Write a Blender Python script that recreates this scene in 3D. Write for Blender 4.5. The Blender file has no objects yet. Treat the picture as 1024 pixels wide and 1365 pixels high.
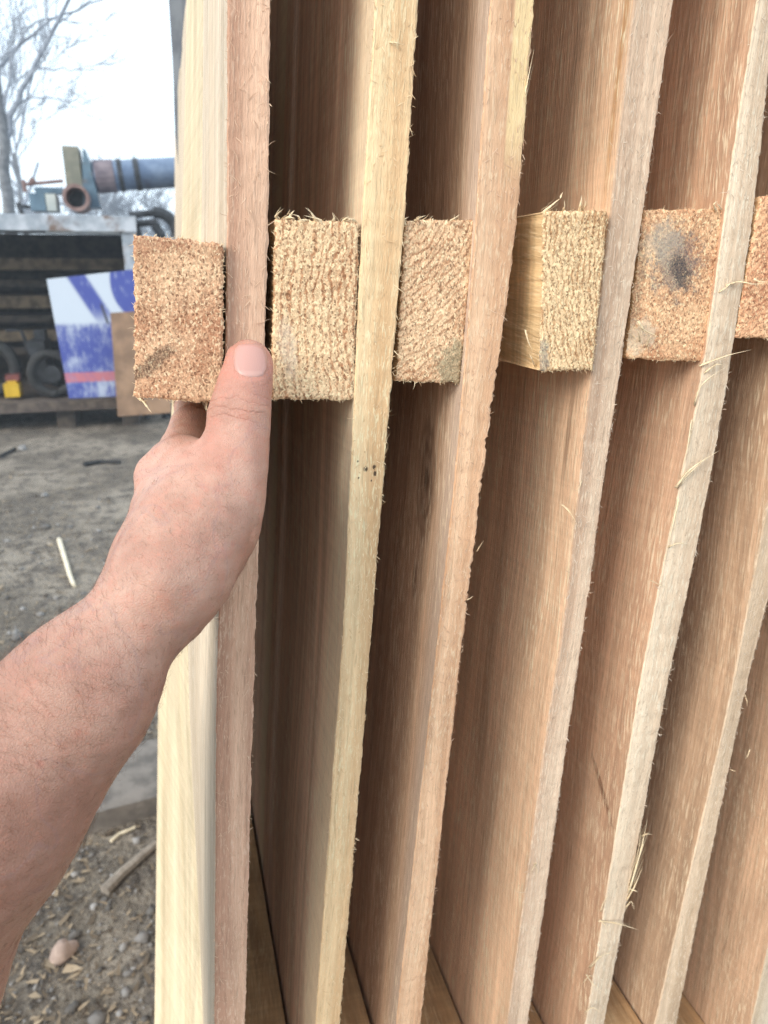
import bpy, math, random
import numpy as np
from mathutils import Matrix, Vector
sc = bpy.context.scene
COL = sc.collection
rng = np.random.default_rng(7)
random.seed(7)

# ------------------------------------------------------------------ camera, world, sun
W_, H_, F_ = 1024, 1365, 986.0
TH, PS = math.radians(17.8), math.radians(16.0)
FW = np.array([math.sin(PS)*math.cos(TH), math.cos(PS)*math.cos(TH), -math.sin(TH)])
RT = np.array([math.cos(PS), -math.sin(PS), 0.0])
UP = np.cross(RT, FW)
EYE = np.array([0, 0, 1.55])
cd = bpy.data.cameras.new('camera'); cam = bpy.data.objects.new('camera', cd); COL.objects.link(cam)
m = Matrix.Identity(4)
for i in range(3):
    m[i][0], m[i][1], m[i][2], m[i][3] = RT[i], UP[i], -FW[i], EYE[i]
cam.matrix_world = m
cd.sensor_fit = 'HORIZONTAL'; cd.sensor_width = 27.0; cd.lens = 27.0*F_/W_
cd.clip_start = 0.01; cd.clip_end = 3000
cd.dof.use_dof = True; cd.dof.focus_distance = 0.30; cd.dof.aperture_fstop = 17
sc.camera = cam

SUN_EL, SUN_AZ = math.radians(30), math.radians(-122)      # azimuth from +Y, negative = towards -X
sd = np.array([math.sin(SUN_AZ)*math.cos(SUN_EL), math.cos(SUN_AZ)*math.cos(SUN_EL), math.sin(SUN_EL)])
w = bpy.data.worlds.new('World'); sc.world = w; w.use_nodes = True
nt = w.node_tree; bg = nt.nodes['Background']
sky = nt.nodes.new('ShaderNodeTexSky'); sky.sky_type = 'NISHITA'; sky.sun_disc = False
sky.sun_elevation = SUN_EL; sky.sun_rotation = SUN_AZ
sky.air_density = 1.0; sky.dust_density = 4.0; sky.ozone_density = 1.0
hs = nt.nodes.new('ShaderNodeHueSaturation'); hs.inputs['Saturation'].default_value = 0.5
nt.links.new(sky.outputs[0], hs.inputs['Color']); # thin bright overcast over the clear sky: soft cloud, a little uneven
tcw = nt.nodes.new('ShaderNodeTexCoord'); cn = nt.nodes.new('ShaderNodeTexNoise'); cn.inputs['Scale'].default_value = 1.6; cn.inputs['Detail'].default_value = 4
nt.links.new(tcw.outputs['Generated'], cn.inputs['Vector'])
cr_ = nt.nodes.new('ShaderNodeMapRange'); nt.links.new(cn.outputs[0], cr_.inputs[0])
for i_, v_ in ((1, 0.3), (2, 0.7), (3, 0.62), (4, 0.9)): cr_.inputs[i_].default_value = v_
cm = nt.nodes.new('ShaderNodeMix'); cm.data_type = 'RGBA'; cm.inputs[7].default_value = (7.9, 9.3, 10.6, 1)
nt.links.new(cr_.outputs[0], cm.inputs[0]); nt.links.new(hs.outputs[0], cm.inputs[6]); nt.links.new(cm.outputs[2], bg.inputs[0])
bg.inputs[1].default_value = 0.12
sl = bpy.data.lights.new('sun', 'SUN'); so = bpy.data.objects.new('sun', sl); COL.objects.link(so)
sl.energy = 1.5; sl.angle = math.radians(28); sl.color = (1.0, 0.93, 0.82)
so.rotation_euler = Vector(sd).to_track_quat('Z', 'Y').to_euler()
so.location = (-5, 20, 15)
vs = sc.view_settings
vs.view_transform = 'Standard'; vs.look = 'None'; vs.gamma = 1.0; vs.exposure = 0.85
sc.render.film_transparent = False
sc.cycles.max_bounces = 8; sc.cycles.diffuse_bounces = 5; sc.cycles.use_denoising = True; sc.cycles.denoiser = 'OPENIMAGEDENOISE'; sc.cycles.denoising_input_passes = 'RGB_ALBEDO_NORMAL'; sc.cycles.denoising_prefilter = 'NONE'

# ------------------------------------------------------------------ pixel <-> world helpers
def ray(x, y): return FW + RT*((x - W_/2)/F_) + UP*((H_/2 - y)/F_)
def onY(x, y, Y): r = ray(x, y); return EYE + r*(Y/r[1])
def onZ(x, y, Z=0.0): r = ray(x, y); return EYE + r*((Z - EYE[2])/r[2])
def atD(x, y, d): return EYE + ray(x, y)*d

# ------------------------------------------------------------------ mesh builder
class MB:
    def __init__(self): self.v = []; self.f = []; self.m = []; self.g = []; self.n = 0
    def add(self, v, f, mat=0, g=None):
        v = np.asarray(v, float).reshape(-1, 3)
        self.v.append(v); self.g.append(v.copy() if g is None else np.asarray(g, float).reshape(-1, 3))
        n = self.n
        self.f += [tuple(int(i)+n for i in q) for q in f]
        if isinstance(mat, int): self.m += [mat]*len(f)
        else: self.m += list(mat)
        self.n += len(v)
    def grid(self, P, mat=0, g=None):
        a, b = P.shape[:2]
        idx = np.arange(a*b).reshape(a, b)
        q = np.stack([idx[:-1, :-1], idx[1:, :-1], idx[1:, 1:], idx[:-1, 1:]], -1).reshape(-1, 4)
        self.add(P.reshape(-1, 3), q.tolist(), mat, None if g is None else g.reshape(-1, 3))
    def box(self, lo, hi, mat=0, R=None, c=None):
        lo = np.array(lo, float); hi = np.array(hi, float)
        v = np.array([[(lo, hi)[i][0], (lo, hi)[j][1], (lo, hi)[k][2]] for i in (0, 1) for j in (0, 1) for k in (0, 1)])
        f = [(0, 1, 3, 2), (4, 6, 7, 5), (0, 4, 5, 1), (2, 3, 7, 6), (0, 2, 6, 4), (1, 5, 7, 3)]
        self.hexa(v, f, mat, R, c)
    def hexa(self, v, f, mat, R, c):
        g = v.copy()
        if R is not None: v = v @ np.array(R).T
        if c is not None: v = v + np.array(c)
        self.add(v, f, mat, g)
    def tube(self, pts, rad, seg=8, mat=0, cap=True):
        pts = np.asarray(pts, float); n = len(pts)
        rad = np.broadcast_to(np.asarray(rad, float), (n,))
        t = np.gradient(pts, axis=0); t /= np.linalg.norm(t, axis=1)[:, None] + 1e-12
        ref = np.array([0.31, 0.17, 0.93]) if abs(t[0][2]) < 0.9 else np.array([1, 0.1, 0.05])
        u = np.cross(t, ref); u /= np.linalg.norm(u, axis=1)[:, None] + 1e-12
        w2 = np.cross(t, u)
        a = np.linspace(0, 2*np.pi, seg, endpoint=False)
        P = pts[:, None] + rad[:, None, None]*(np.cos(a)[None, :, None]*u[:, None] + np.sin(a)[None, :, None]*w2[:, None])
        f = []
        for i in range(n-1):
            for j in range(seg):
                k = (j+1) % seg
                f.append((i*seg+j, i*seg+k, (i+1)*seg+k, (i+1)*seg+j))
        if cap: f += [tuple(range(seg))[::-1], tuple(range((n-1)*seg, n*seg))]
        self.add(P.reshape(-1, 3), f, mat)
    def fibres(self, p, d, n, L, wd, lift, mat=0, bend=0.3):
        """thin curled ribbons: root p, direction d, surface normal n (arrays)"""
        k = len(p)
        if k == 0: return
        d = d/np.linalg.norm(d, axis=1)[:, None]
        s = np.cross(d, n); s /= np.linalg.norm(s, axis=1)[:, None] + 1e-9
        L = np.broadcast_to(L, (k,))[:, None]; wd = np.broadcast_to(wd, (k,))[:, None]; lift = np.broadcast_to(lift, (k,))[:, None]
        b = rng.normal(0, bend, (k, 1))
        mid = p + d*L*0.5 + n*lift*0.35 + s*b*L*0.15
        tip = p + d*L + n*lift + s*b*L*0.5
        v = np.stack([p - s*wd*.5, p + s*wd*.5, mid + s*wd*.42, mid - s*wd*.42, tip], 1).reshape(-1, 3)
        f = []
        for i in range(k):
            o = i*5; f += [(o, o+1, o+2, o+3), (o+3, o+2, o+4)]
        self.add(v, f, mat)
    def build(self, name, mats, parent=None, smooth=False, origin=None):
        V = np.concatenate(self.v); G = np.concatenate(self.g)
        loc = np.zeros(3)
        if origin is not None: loc = np.array(origin, float)
        par = np.zeros(3)
        if parent is not None:
            par = np.array(parent.get('_w', (0, 0, 0)), float)
        if origin is None and parent is not None: loc = par
        me = bpy.data.meshes.new(name)
        me.from_pydata((V - loc).tolist(), [], self.f)
        for mt in (mats if isinstance(mats, (list, tuple)) else [mats]): me.materials.append(mt)
        me.polygons.foreach_set('material_index', np.array(self.m, np.int32))
        if name in ('picket', 'rail'): me.polygons.foreach_set('use_smooth', np.array(self.m) < 2)
        if smooth: me.polygons.foreach_set('use_smooth', np.ones(len(self.f), bool))
        at = me.attributes.new('gp', 'FLOAT_VECTOR', 'POINT'); at.data.foreach_set('vector', G.astype(np.float32).ravel())
        me.update()
        o = bpy.data.objects.new(name, me); COL.objects.link(o)
        if parent is not None:
            o.parent = parent; o.location = loc - par
        else: o.location = loc
        WPOS[o.name] = loc
        return o
WPOS = {}
class Thing:                       # thin wrapper so that parts know where their parent stands
    pass
def thing(name, label, cat, loc, group=None):
    o = bpy.data.objects.new(name, None); COL.objects.link(o); o.location = loc
    o.empty_display_size = 0.05
    tag(o, label, cat, group); WPOS[o.name] = np.array(loc, float)
    return o
def tag(o, label, cat, group=None, kind=None):
    if label: o['label'] = label
    if cat: o['category'] = cat
    if group: o['group'] = group
    if kind: o['kind'] = kind
    return o
def part(mb, name, mats, parent, smooth=False, label=None):
    pw = WPOS[parent.name]
    o = mb.build(name, mats, None, smooth, origin=pw)
    o.parent = parent; o.location = (0, 0, 0)
    if label: o['label'] = label
    return o
def solo(mb, name, mats, label, cat, group=None, smooth=False, kind=None, origin=None):
    if origin is None:
        V = np.concatenate(mb.v); origin = [(V[:, 0].min()+V[:, 0].max())/2, (V[:, 1].min()+V[:, 1].max())/2, V[:, 2].min()]
    o = mb.build(name, mats, None, smooth, origin=origin)
    return tag(o, label, cat, group, kind)
def rotz(a): c, s = math.cos(a), math.sin(a); return np.array([[c, -s, 0], [s, c, 0], [0, 0, 1]])
def roty(a): c, s = math.cos(a), math.sin(a); return np.array([[c, 0, s], [0, 1, 0], [-s, 0, c]])
def rotx(a): c, s = math.cos(a), math.sin(a); return np.array([[1, 0, 0], [0, c, -s], [0, s, c]])

# ------------------------------------------------------------------ material DSL
class M:
    def __init__(self, name):
        self.mat = bpy.data.materials.new(name); self.mat.use_nodes = True
        self.t = self.mat.node_tree; self.b = self.t.nodes['Principled BSDF']
    def n(self, ty, props=None, **ins):
        nd = self.t.nodes.new('ShaderNode'+ty)
        for k, v in (props or {}).items(): setattr(nd, k, v)
        for k, v in ins.items(): self.set(nd, k, v)
        return nd
    def set(self, nd, k, v):
        k2 = int(k[1:]) if k[0] == '_' and k[1:].isdigit() else k.replace('_', ' ')
        s = nd.inputs[k2]
        if isinstance(v, bpy.types.NodeSocket): self.t.links.new(v, s)
        else: s.default_value = v
    def attr(self, name): return self.n('Attribute', {'attribute_name': name}).outputs['Vector']
    def mul(self, v, s, off=(0, 0, 0)):
        return self.n('Mapping', Vector=v, Scale=s, Location=off).outputs[0]
    def noise(self, v, scale=1.0, detail=2.0, rough=0.5, dist=0.0):
        return self.n('TexNoise', Vector=v, Scale=scale, Detail=detail, Roughness=rough, Distortion=dist).outputs[0]
    def mr(self, v, a, b, c=0.0, d=1.0):
        return self.n('MapRange', {'interpolation_type': 'SMOOTHSTEP'}, _0=v, _1=a, _2=b, _3=c, _4=d).outputs[0]
    def math(self, op, a, b=0.0, c=0.0):
        return self.n('Math', {'operation': op}, _0=a, _1=b, _2=c).outputs[0]
    def vm(self, op, a, b=(0, 0, 0)):
        nd = self.n('VectorMath', {'operation': op}, _0=a, _1=b)
        return nd.outputs['Value'] if op in ('LENGTH', 'DOT_PRODUCT', 'DISTANCE') else nd.outputs[0]
    def mix(self, f, a, b, blend='MIX'):
        nd = self.n('Mix', {'data_type': 'RGBA', 'blend_type': blend})
        for i, v in ((0, f), (6, a), (7, b)):
            s = nd.inputs[i]
            if isinstance(v, bpy.types.NodeSocket): self.t.links.new(v, s)
            else: s.default_value = v if i == 0 else (tuple(v)+(1,))[:4]
        return nd.outputs[2]
    def scale(self, c, k):       # colour * scalar
        return self.n('VectorMath', {'operation': 'SCALE'}, _0=c, Scale=k).outputs[0]
    def bump(self, h, dist, strength=1.0, prev=None):
        nd = self.n('Bump', Height=h, Distance=dist, Strength=strength)
        if prev is not None: self.set(nd, 'Normal', prev)
        return nd.outputs[0]
    def out(self, color, rough=0.8, normal=None, **kw):
        self.set(self.b, 'Base_Color', color if isinstance(color, bpy.types.NodeSocket) else (tuple(color)+(1,))[:4])
        self.set(self.b, 'Roughness', rough)
        if normal is not None: self.set(self.b, 'Normal', normal)
        for k, v in kw.items(): self.set(self.b, k, v)
        return self.mat

def sr(*c):    # sRGB 0-255 -> linear
    return tuple(((x/255)/12.92 if x <= 10.3 else ((x/255+0.055)/1.055)**2.4) for x in c)

def lift(c, k=1.5, d=0.80):
    l = 0.3*c[0]+0.5*c[1]+0.2*c[2]
    return tuple(min(0.84, (l+(x-l)*d)*k) for x in c)
def wood(name, light, dark, fuzz, seed=0.0, fuzzamt=0.55, saw=0.3, arc=0.0, streaks=(), knots_sheen=(), dots=(), strip=None, edge=False, rough=0.75, sap_sheen=None):
    """gp = (across thickness, across width, along the grain), metres"""
    a = M(name); g0 = a.attr('gp')
    g = a.vm('ADD', g0, (seed*1.7, seed*2.3, seed*3.1))
    wob = a.noise(a.mul(g, (5, 5, 2.2)), 1, 2)
    sh = a.n('CombineXYZ', X=a.math('MULTIPLY', wob, 0.02), Y=a.math('MULTIPLY', wob, 0.03), Z=0.0).outputs[0]
    g = a.vm('ADD', g, sh)
    s1 = a.noise(a.mul(g, (70, 55, 1.1)), 1, 4, 0.55)
    if not edge: dark = tuple(d_*0.6+l_*0.4 for d_, l_ in zip(dark, light))
    col = a.mix(a.mr(s1, 0.34, 0.64), dark, light)
    s2 = a.noise(a.mul(g, (420, 380, 7)), 1, 3, 0.6)
    col = a.scale(col, a.mr(s2, 0.3, 0.7, 0.90, 1.08))
    broad = a.noise(a.mul(g, (9, 12, 3)), 1, 3)
    col = a.scale(col, a.mr(broad, 0.3, 0.7, 0.86, 1.1))
    if not edge:       # flat-sawn figure: nested contours stretched along the board
        cf = a.noise(a.mul(g, (10, 11, 0.9), (seed, 0, 0)), 1, 1, 0.4)
        cl = a.math('SINE', a.math('MULTIPLY', cf, 105.0))
        col = a.scale(col, a.mr(cl, -1, 1, 0.90, 1.05))
    if sap_sheen is not None:    # paler band near one edge: (y0, y1, colour)
        y = a.n('SeparateXYZ', Vector=g0).outputs[1]
        y = a.math('ADD', y, a.math('MULTIPLY', a.math('SUBTRACT', wob, 0.5), 0.02))
        col = a.mix(a.mr(y, sap_sheen[0], sap_sheen[1], 0.8, 0.0), col, sap_sheen[2])
    for (y0, wd, z0, z1, c, k) in streaks:
        xyz = a.n('SeparateXYZ', Vector=g0)
        yy = a.math('ADD', xyz.outputs[1], a.math('MULTIPLY', a.math('SUBTRACT', wob, 0.5), 0.02))
        mk = a.mr(a.math('ABSOLUTE', a.math('SUBTRACT', yy, y0)), wd*0.3, wd, k, 0.0)
        zz = a.math('MULTIPLY', a.mr(xyz.outputs[2], z0, z0+0.05), a.mr(xyz.outputs[2], z1-0.05, z1, 1.0, 0.0))
        col = a.mix(a.math('MULTIPLY', mk, zz), col, c)
    if strip is not None:
        q3 = a.n('SeparateXYZ', Vector=g0)
        mk = a.math('MULTIPLY', a.mr(a.math('ADD', q3.outputs[0], a.math('MULTIPLY', wob, 0.004)), strip[0]+.0015, strip[0]+.0025), a.mr(q3.outputs[2], strip[1]-.03, strip[1]))
        col = a.mix(mk, col, strip[2])
    for (ky, kz, ry, rz, c, k, rot) in knots_sheen:
        d = a.vm('SUBTRACT', g0, (0, ky, kz))
        d = a.n('VectorRotate', {'rotation_type': 'X_AXIS'}, Vector=d, Angle=rot).outputs[0]
        d = a.vm('MULTIPLY', d, (0, 1/ry, 1/rz))
        dd = a.math('ADD', a.vm('LENGTH', d), a.math('MULTIPLY', a.math('SUBTRACT', a.noise(a.mul(g, (160, 160, 40)), 1, 3), 0.5), 0.55))
        ringw = a.math('SINE', a.math('MULTIPLY', dd, 17.0))
        mk = a.mr(dd, 0.55, 1.15, k, 0.0)
        col = a.mix(a.math('MULTIPLY', mk, a.mr(ringw, -1, 1, 0.45, 1.0)), col, c)
        core = a.mr(dd, 0.05, 0.32, k*0.8, 0.0)
        if k > 0.6: col = a.mix(core, col, tuple(x*0.35 for x in c))
    # torn fibres lying along the grain
    if edge: fz = a.noise(a.mul(g, (1150, 1150, 170)), 1, 3, 0.65, 0.4)
    else:
        gs = a.n('VectorRotate', {'rotation_type': 'X_AXIS'}, Vector=g, Angle=0.10).outputs[0]
        fz = a.noise(a.mul(gs, (900, 760, 75)), 1, 2, 0.6, 0.5)
    patch = a.mr(a.noise(a.mul(g, (30, 30, 9)), 1, 2), 0.35, 0.65, 0.35, 1.0)
    fm = a.math('MULTIPLY', a.mr(fz, 0.52, 0.64, 0, fuzzamt), patch)
    col = a.mix(fm, col, fuzz)
    pit = a.mr(a.noise(a.mul(g, (1000, 900, 60), (3, 1, 2)), 1, 2), 0.30, 0.42, 0.30, 0.0)
    col = a.mix(pit, col, tuple(x*0.42 for x in dark))
    # saw marks across the grain
    xyz = a.n('SeparateXYZ', Vector=g)
    yy = xyz.outputs[1]
    zc = a.math('ADD', xyz.outputs[2], a.math('MULTIPLY', yy, 0.28 if arc else 0.05))
    if arc: zc = a.math('ADD', zc, a.math('MULTIPLY', a.math('MULTIPLY', yy, yy), arc))
    sw = a.noise(a.n('CombineXYZ', X=xyz.outputs[0], Y=a.math('MULTIPLY', yy, 6.0), Z=a.math('MULTIPLY', zc, 330.0 if not arc else 120.0)).outputs[0], 1, 2, 0.55)
    col = a.scale(col, a.mr(sw, 0.3, 0.7, 1.0-0.35*saw, 1.0+0.3*saw))
    for (dx, dz, dr) in dots:
        q = a.vm('LENGTH', a.vm('MULTIPLY', a.vm('SUBTRACT', g0, (dx, 0, dz)), (1, 0, 0.8)))
        q = a.math('ADD', q, a.math('MULTIPLY', a.math('SUBTRACT', fz, 0.5), dr*2))
        col = a.mix(a.mr(q, dr*0.4, dr, 0.9, 0.0), col, (0.03, 0.02, 0.015))
    h = a.math('ADD', a.math('MULTIPLY', fz, 0.7), a.math('ADD', a.math('MULTIPLY', s2, 0.5), a.math('MULTIPLY', sw, 0.9*saw)))
    nrm = a.bump(h, 0.0010 if not edge else 0.0008, 0.75)
    return a.out(col, rough, nrm, Specular_IOR_Level=0.25)

def endgrain(name, light, dark, seed, pith, ringsp, stains=(), ring=0.6):
    """gp = (x across end, depth, z up the end) in metres"""
    a = M(name); g0 = a.attr('gp')
    g = a.vm('ADD', g0, (seed, seed*1.3, seed*0.7))
    lo = a.noise(g, 55, 3)
    d = a.vm('MULTIPLY', a.vm('SUBTRACT', g0, (pith[0], 0, pith[1])), (1, 0, 1))
    r = a.math('ADD', a.vm('LENGTH', d), a.math('MULTIPLY', a.math('SUBTRACT', a.noise(g, 130, 2), 0.5), ringsp*2.4))
    rg = a.math('SINE', a.math('MULTIPLY', r, 2*math.pi/ringsp))
    rg = a.mr(rg, 0.1, 1.0, -1.0, 1.0) if ring > .5 else rg
    f1 = a.noise(g, 1500, 3, 0.7)
    f2 = a.noise(a.mul(g, (1, 1, 0.6)), 1050, 3, 0.65, 0.8)
    k = a.math('ADD', a.math('MULTIPLY', rg, -0.10*ring), a.math('ADD', a.math('MULTIPLY', f1, 0.5), a.math('MULTIPLY', lo, 0.5)))
    col = a.mix(a.mr(k, 0.32, 0.66), dark, light)
    vc = a.n('TexVoronoi', Vector=a.vm('ADD', a.mul(g, (1, 1, 0.7)), a.scale(a.n('TexNoise', Vector=g, Scale=700.0).outputs[1], 0.0009)), Scale=1650.0)
    vr = a.n('SeparateXYZ', Vector=vc.outputs['Color']).outputs[0]
    col = a.scale(col, a.mr(vr, 0.0, 1.0, 0.74, 1.22))
    col = a.mix(a.mr(vr, 0.86, 0.9, 0, 0.55), col, tuple(min(0.85, x*1.3+0.05) for x in light))
    col = a.mix(a.mr(vr, 0.06, 0.12, 0.65, 0.0), col, tuple(x*0.45 for x in dark))
    col = a.mix(a.mr(f2, 0.56, 0.70, 0, 0.6), col, tuple(min(1, x*1.18+0.03) for x in light))
    col = a.mix(a.mr(f2, 0.30, 0.42, 0.75, 0.0), col, tuple(x*0.5 for x in dark))
    for (cx, cz, rx, rz, rot, c, s) in stains:
        q = a.vm('SUBTRACT', g0, (cx, 0, cz))
        q = a.n('VectorRotate', {'rotation_type': 'Y_AXIS'}, Vector=q, Angle=rot).outputs[0]
        q = a.vm('LENGTH', a.vm('MULTIPLY', q, (1/rx, 0, 1/rz)))
        q = a.math('ADD', q, a.math('MULTIPLY', a.math('SUBTRACT', a.noise(g, 200, 5, 0.75), 0.5), 2.4))
        col = a.mix(a.math('MULTIPLY', a.mr(q, 0.55, 1.1, s, 0.0), a.mr(f1, 0.3, 0.62, 1.0, 0.55)), col, c)
    h = a.math('ADD', a.math('MULTIPLY', f2, 1.0), a.math('ADD', a.math('MULTIPLY', f1, 0.8), a.math('MULTIPLY', rg, -0.012*ring)))
    nrm = a.bump(a.math('ADD', h, a.math('MULTIPLY', vr, 0.7)), 0.00024, 0.7)
    return a.out(col, 0.8, nrm, Specular_IOR_Level=0.2)

def fuzzmat(name, c1, c2):
    a = M(name)
    r = a.n('NewGeometry').outputs['Random Per Island']
    return a.out(a.mix(r, c1, c2), 0.7, Specular_IOR_Level=0.2, Subsurface_Weight=0.0)

def plain(name, c1, c2, scale=20, rough=0.7, metal=0.0, detail=5, lo=0.35, hi=0.65, bump=0.0, c3=None):
    a = M(name); g = a.n('TexCoord').outputs['Object']
    f = a.noise(g, scale, detail, 0.6)
    col = a.mix(a.mr(f, lo, hi), c1, c2)
    if c3 is not None:
        col = a.mix(a.mr(a.noise(g, scale*0.37, 4, 0.7), 0.52, 0.66), col, c3)
    nrm = a.bump(f, bump, 0.7) if bump else None
    return a.out(col, rough, nrm, Metallic=metal)

# ------------------------------------------------------------------ the setting: ground
def hnoise(x, y, s, seed):
    r = np.random.default_rng(seed); o = np.zeros_like(x)
    for k in range(9):
        a = r.uniform(0, 2*np.pi); f = s*r.uniform(0.5, 2.2); ph = r.uniform(0, 6.28)
        o += np.sin((x*np.cos(a)+y*np.sin(a))*f+ph)/(0.5+f/s)
    return o/6
def ground_z(x, y):
    d = np.hypot(x, y)
    k = 1/(1+(d/14)**2)
    return (0.020*hnoise(x, y, 4.0, 1)+0.010*hnoise(x, y, 11, 2)+0.004*hnoise(x, y, 31, 3))*k
gm = M('dirt'); gg = gm.n('TexCoord').outputs['Object']
n1 = gm.noise(gg, 1.3, 6, 0.6); n2 = gm.noise(gg, 9, 6, 0.65); n3 = gm.noise(gg, 60, 5, 0.7)
vor = gm.n('TexVoronoi', Vector=gg, Scale=42.0)
c = gm.mix(gm.mr(n1, 0.42, 0.58), sr(118, 109, 98), sr(158, 147, 133))
c = gm.mix(gm.mr(n2, 0.45, 0.62, 0, 0.75), c, sr(84, 78, 74))
c = gm.mix(gm.mr(n3, 0.52, 0.66, 0, 0.6), c, sr(168, 156, 138))
c = gm.mix(gm.mr(n3, 0.34, 0.44, 0.75, 0.0), c, sr(62, 54, 46))
c = gm.mix(gm.mr(vor.outputs['Distance'], 0.05, 0.3, 0.35, 0.0), c, sr(176, 168, 156))
hgt = gm.math('ADD', n2, gm.math('ADD', gm.math('MULTIPLY', n3, 0.5), gm.math('MULTIPLY', vor.outputs['Distance'], -0.4)))
gmat = gm.out(c, 0.9, gm.bump(hgt, 0.05, 0.9), Specular_IOR_Level=0.15)
xs = np.concatenate([-np.geomspace(3.2, 1500, 40)[::-1], np.arange(-3.15, 1.9, 0.035), np.geomspace(2, 1500, 40)])
ys = np.concatenate([-np.geomspace(1.2, 1500, 30)[::-1], np.arange(-1.1, 9.6, 0.05), np.geomspace(9.7, 1500, 46)])
X, Y = np.meshgrid(xs, ys, indexing='ij')
b = MB(); b.grid(np.stack([X, Y, ground_z(X, Y)], -1))
b.build('ground', gmat, smooth=True)['kind'] = 'structure'

# loose litter on the ground (uncountable)
def gpt(x, y): return float(ground_z(np.array(x), np.array(y)))
chipmat = fuzzmat('bark_chip', sr(58, 48, 40), sr(162, 144, 120))
stonemat = plain('stone', sr(110, 108, 106), sr(165, 160, 154), 40, 0.85, bump=0.002)
stonemat2 = fuzzmat('pebble', sr(78, 74, 70), sr(150, 146, 142))
b = MB()
N = 10000
yy = 0.9 + 5.6*rng.random(N)**1.9; xx = -0.12*yy - 0.42 + rng.normal(0, 0.5, N)*(0.35+0.22*yy)
zz = ground_z(xx, yy)+0.004
ang = rng.uniform(0, 2*np.pi, N); dirs = np.stack([np.cos(ang), np.sin(ang), rng.normal(0.05, 0.12, N)], 1)
L = rng.gamma(1.5, 0.008, N)+0.004
b.fibres(np.stack([xx, yy, zz], 1), dirs, np.tile([0, 0, 1.0], (N, 1)), L, L*rng.uniform(0.12, 0.5, N), rng.uniform(0, 0.008, N), bend=0.6)
solo(b, 'wood_chips', chipmat, 'brown and pale wood chips littering the dirt beside the panels', 'wood chips', kind='stuff', origin=(0, 0, 0))
b = MB()
def pebble(b, c, r, seed, mat=0, flat=0.6, seg=5):
    rr = np.random.default_rng(seed)
    th = np.linspace(0, np.pi, seg+1); ph = np.linspace(0, 2*np.pi, seg+2)[:-1]
    n = rr.normal(size=(3, 3))
    P = []
    for t in th:
        for p in ph:
            d = np.array([math.sin(t)*math.cos(p), math.sin(t)*math.sin(p), math.cos(t)])
            k = 1+0.22*math.sin(2.3*(d@n[0])+seed)+0.14*math.sin(4*(d@n[1]))
            P.append(d*k)
    P = np.array(P)*np.array([r, r*rr.uniform(0.6, 0.95), r*flat]) @ rotz(rr.uniform(0, 6.28)).T + np.array(c)
    s = len(ph); f = []
    for i in range(seg):
        for j in range(s): f.append((i*s+j, (i+1)*s+j, (i+1)*s+(j+1) % s, i*s+(j+1) % s))
    b.add(P, f, mat)
for i in range(2600):
    y = 0.9+4.6*rng.random()**1.9; x = -0.12*y-0.42+rng.normal(0, 0.5)*(0.35+0.22*y)
    r = 0.003+rng.gamma(1.3, 0.0036)
    pebble(b, (x, y, gpt(x, y)+r*0.25), r, i, seg=4)
solo(b, 'gravel', stonemat2, 'grey pebbles strewn over the dirt in the yard', 'gravel', kind='stuff', smooth=True, origin=(0, 0, 0))

# ------------------------------------------------------------------ fence panels
YF = 0.300
def interp_lin(z, zs, xs):
    zs = np.array(zs); xs = np.array(xs); o = np.argsort(zs); zs = zs[o]; xs = xs[o]
    r = np.interp(z, zs, xs)
    s0 = (xs[1]-xs[0])/(zs[1]-zs[0]); s1 = (xs[-1]-xs[-2])/(zs[-1]-zs[-2])
    s0 = (xs[-1]-xs[0])/(zs[-1]-zs[0]); s1 = s0
    r = np.where(z < zs[0], xs[0]+s0*(z-zs[0]), r); return np.where(z > zs[-1], xs[-1]+s1*(z-zs[-1]), r)
def smooth1(a, k):
    ker = np.hanning(k+2)[1:-1]; ker /= ker.sum()
    p = np.pad(a, k, mode='reflect', reflect_type='odd'); return np.convolve(p, ker, 'same')[k:-k]
Z_BOT, Z_TOP = 0.015, 1.86
ZL = np.concatenate([np.linspace(Z_BOT, 0.95, 40)[:-1], np.arange(0.95, 1.76, 0.0016), np.linspace(1.76, Z_TOP, 12)])

def edge_curves(L, R, Y):
    pl = [onY(x, y, Y) for x, y in L]; pr = [onY(x, y, Y) for x, y in R]
    xl = interp_lin(ZL, [p[2] for p in pl], [p[0] for p in pl]); xr = interp_lin(ZL, [p[2] for p in pr], [p[0] for p in pr])
    zu = np.arange(Z_BOT, Z_TOP, 0.004)
    return tuple(np.interp(ZL, zu, smooth1(np.interp(zu, ZL, q), 31)) for q in (xl, xr))

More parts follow.
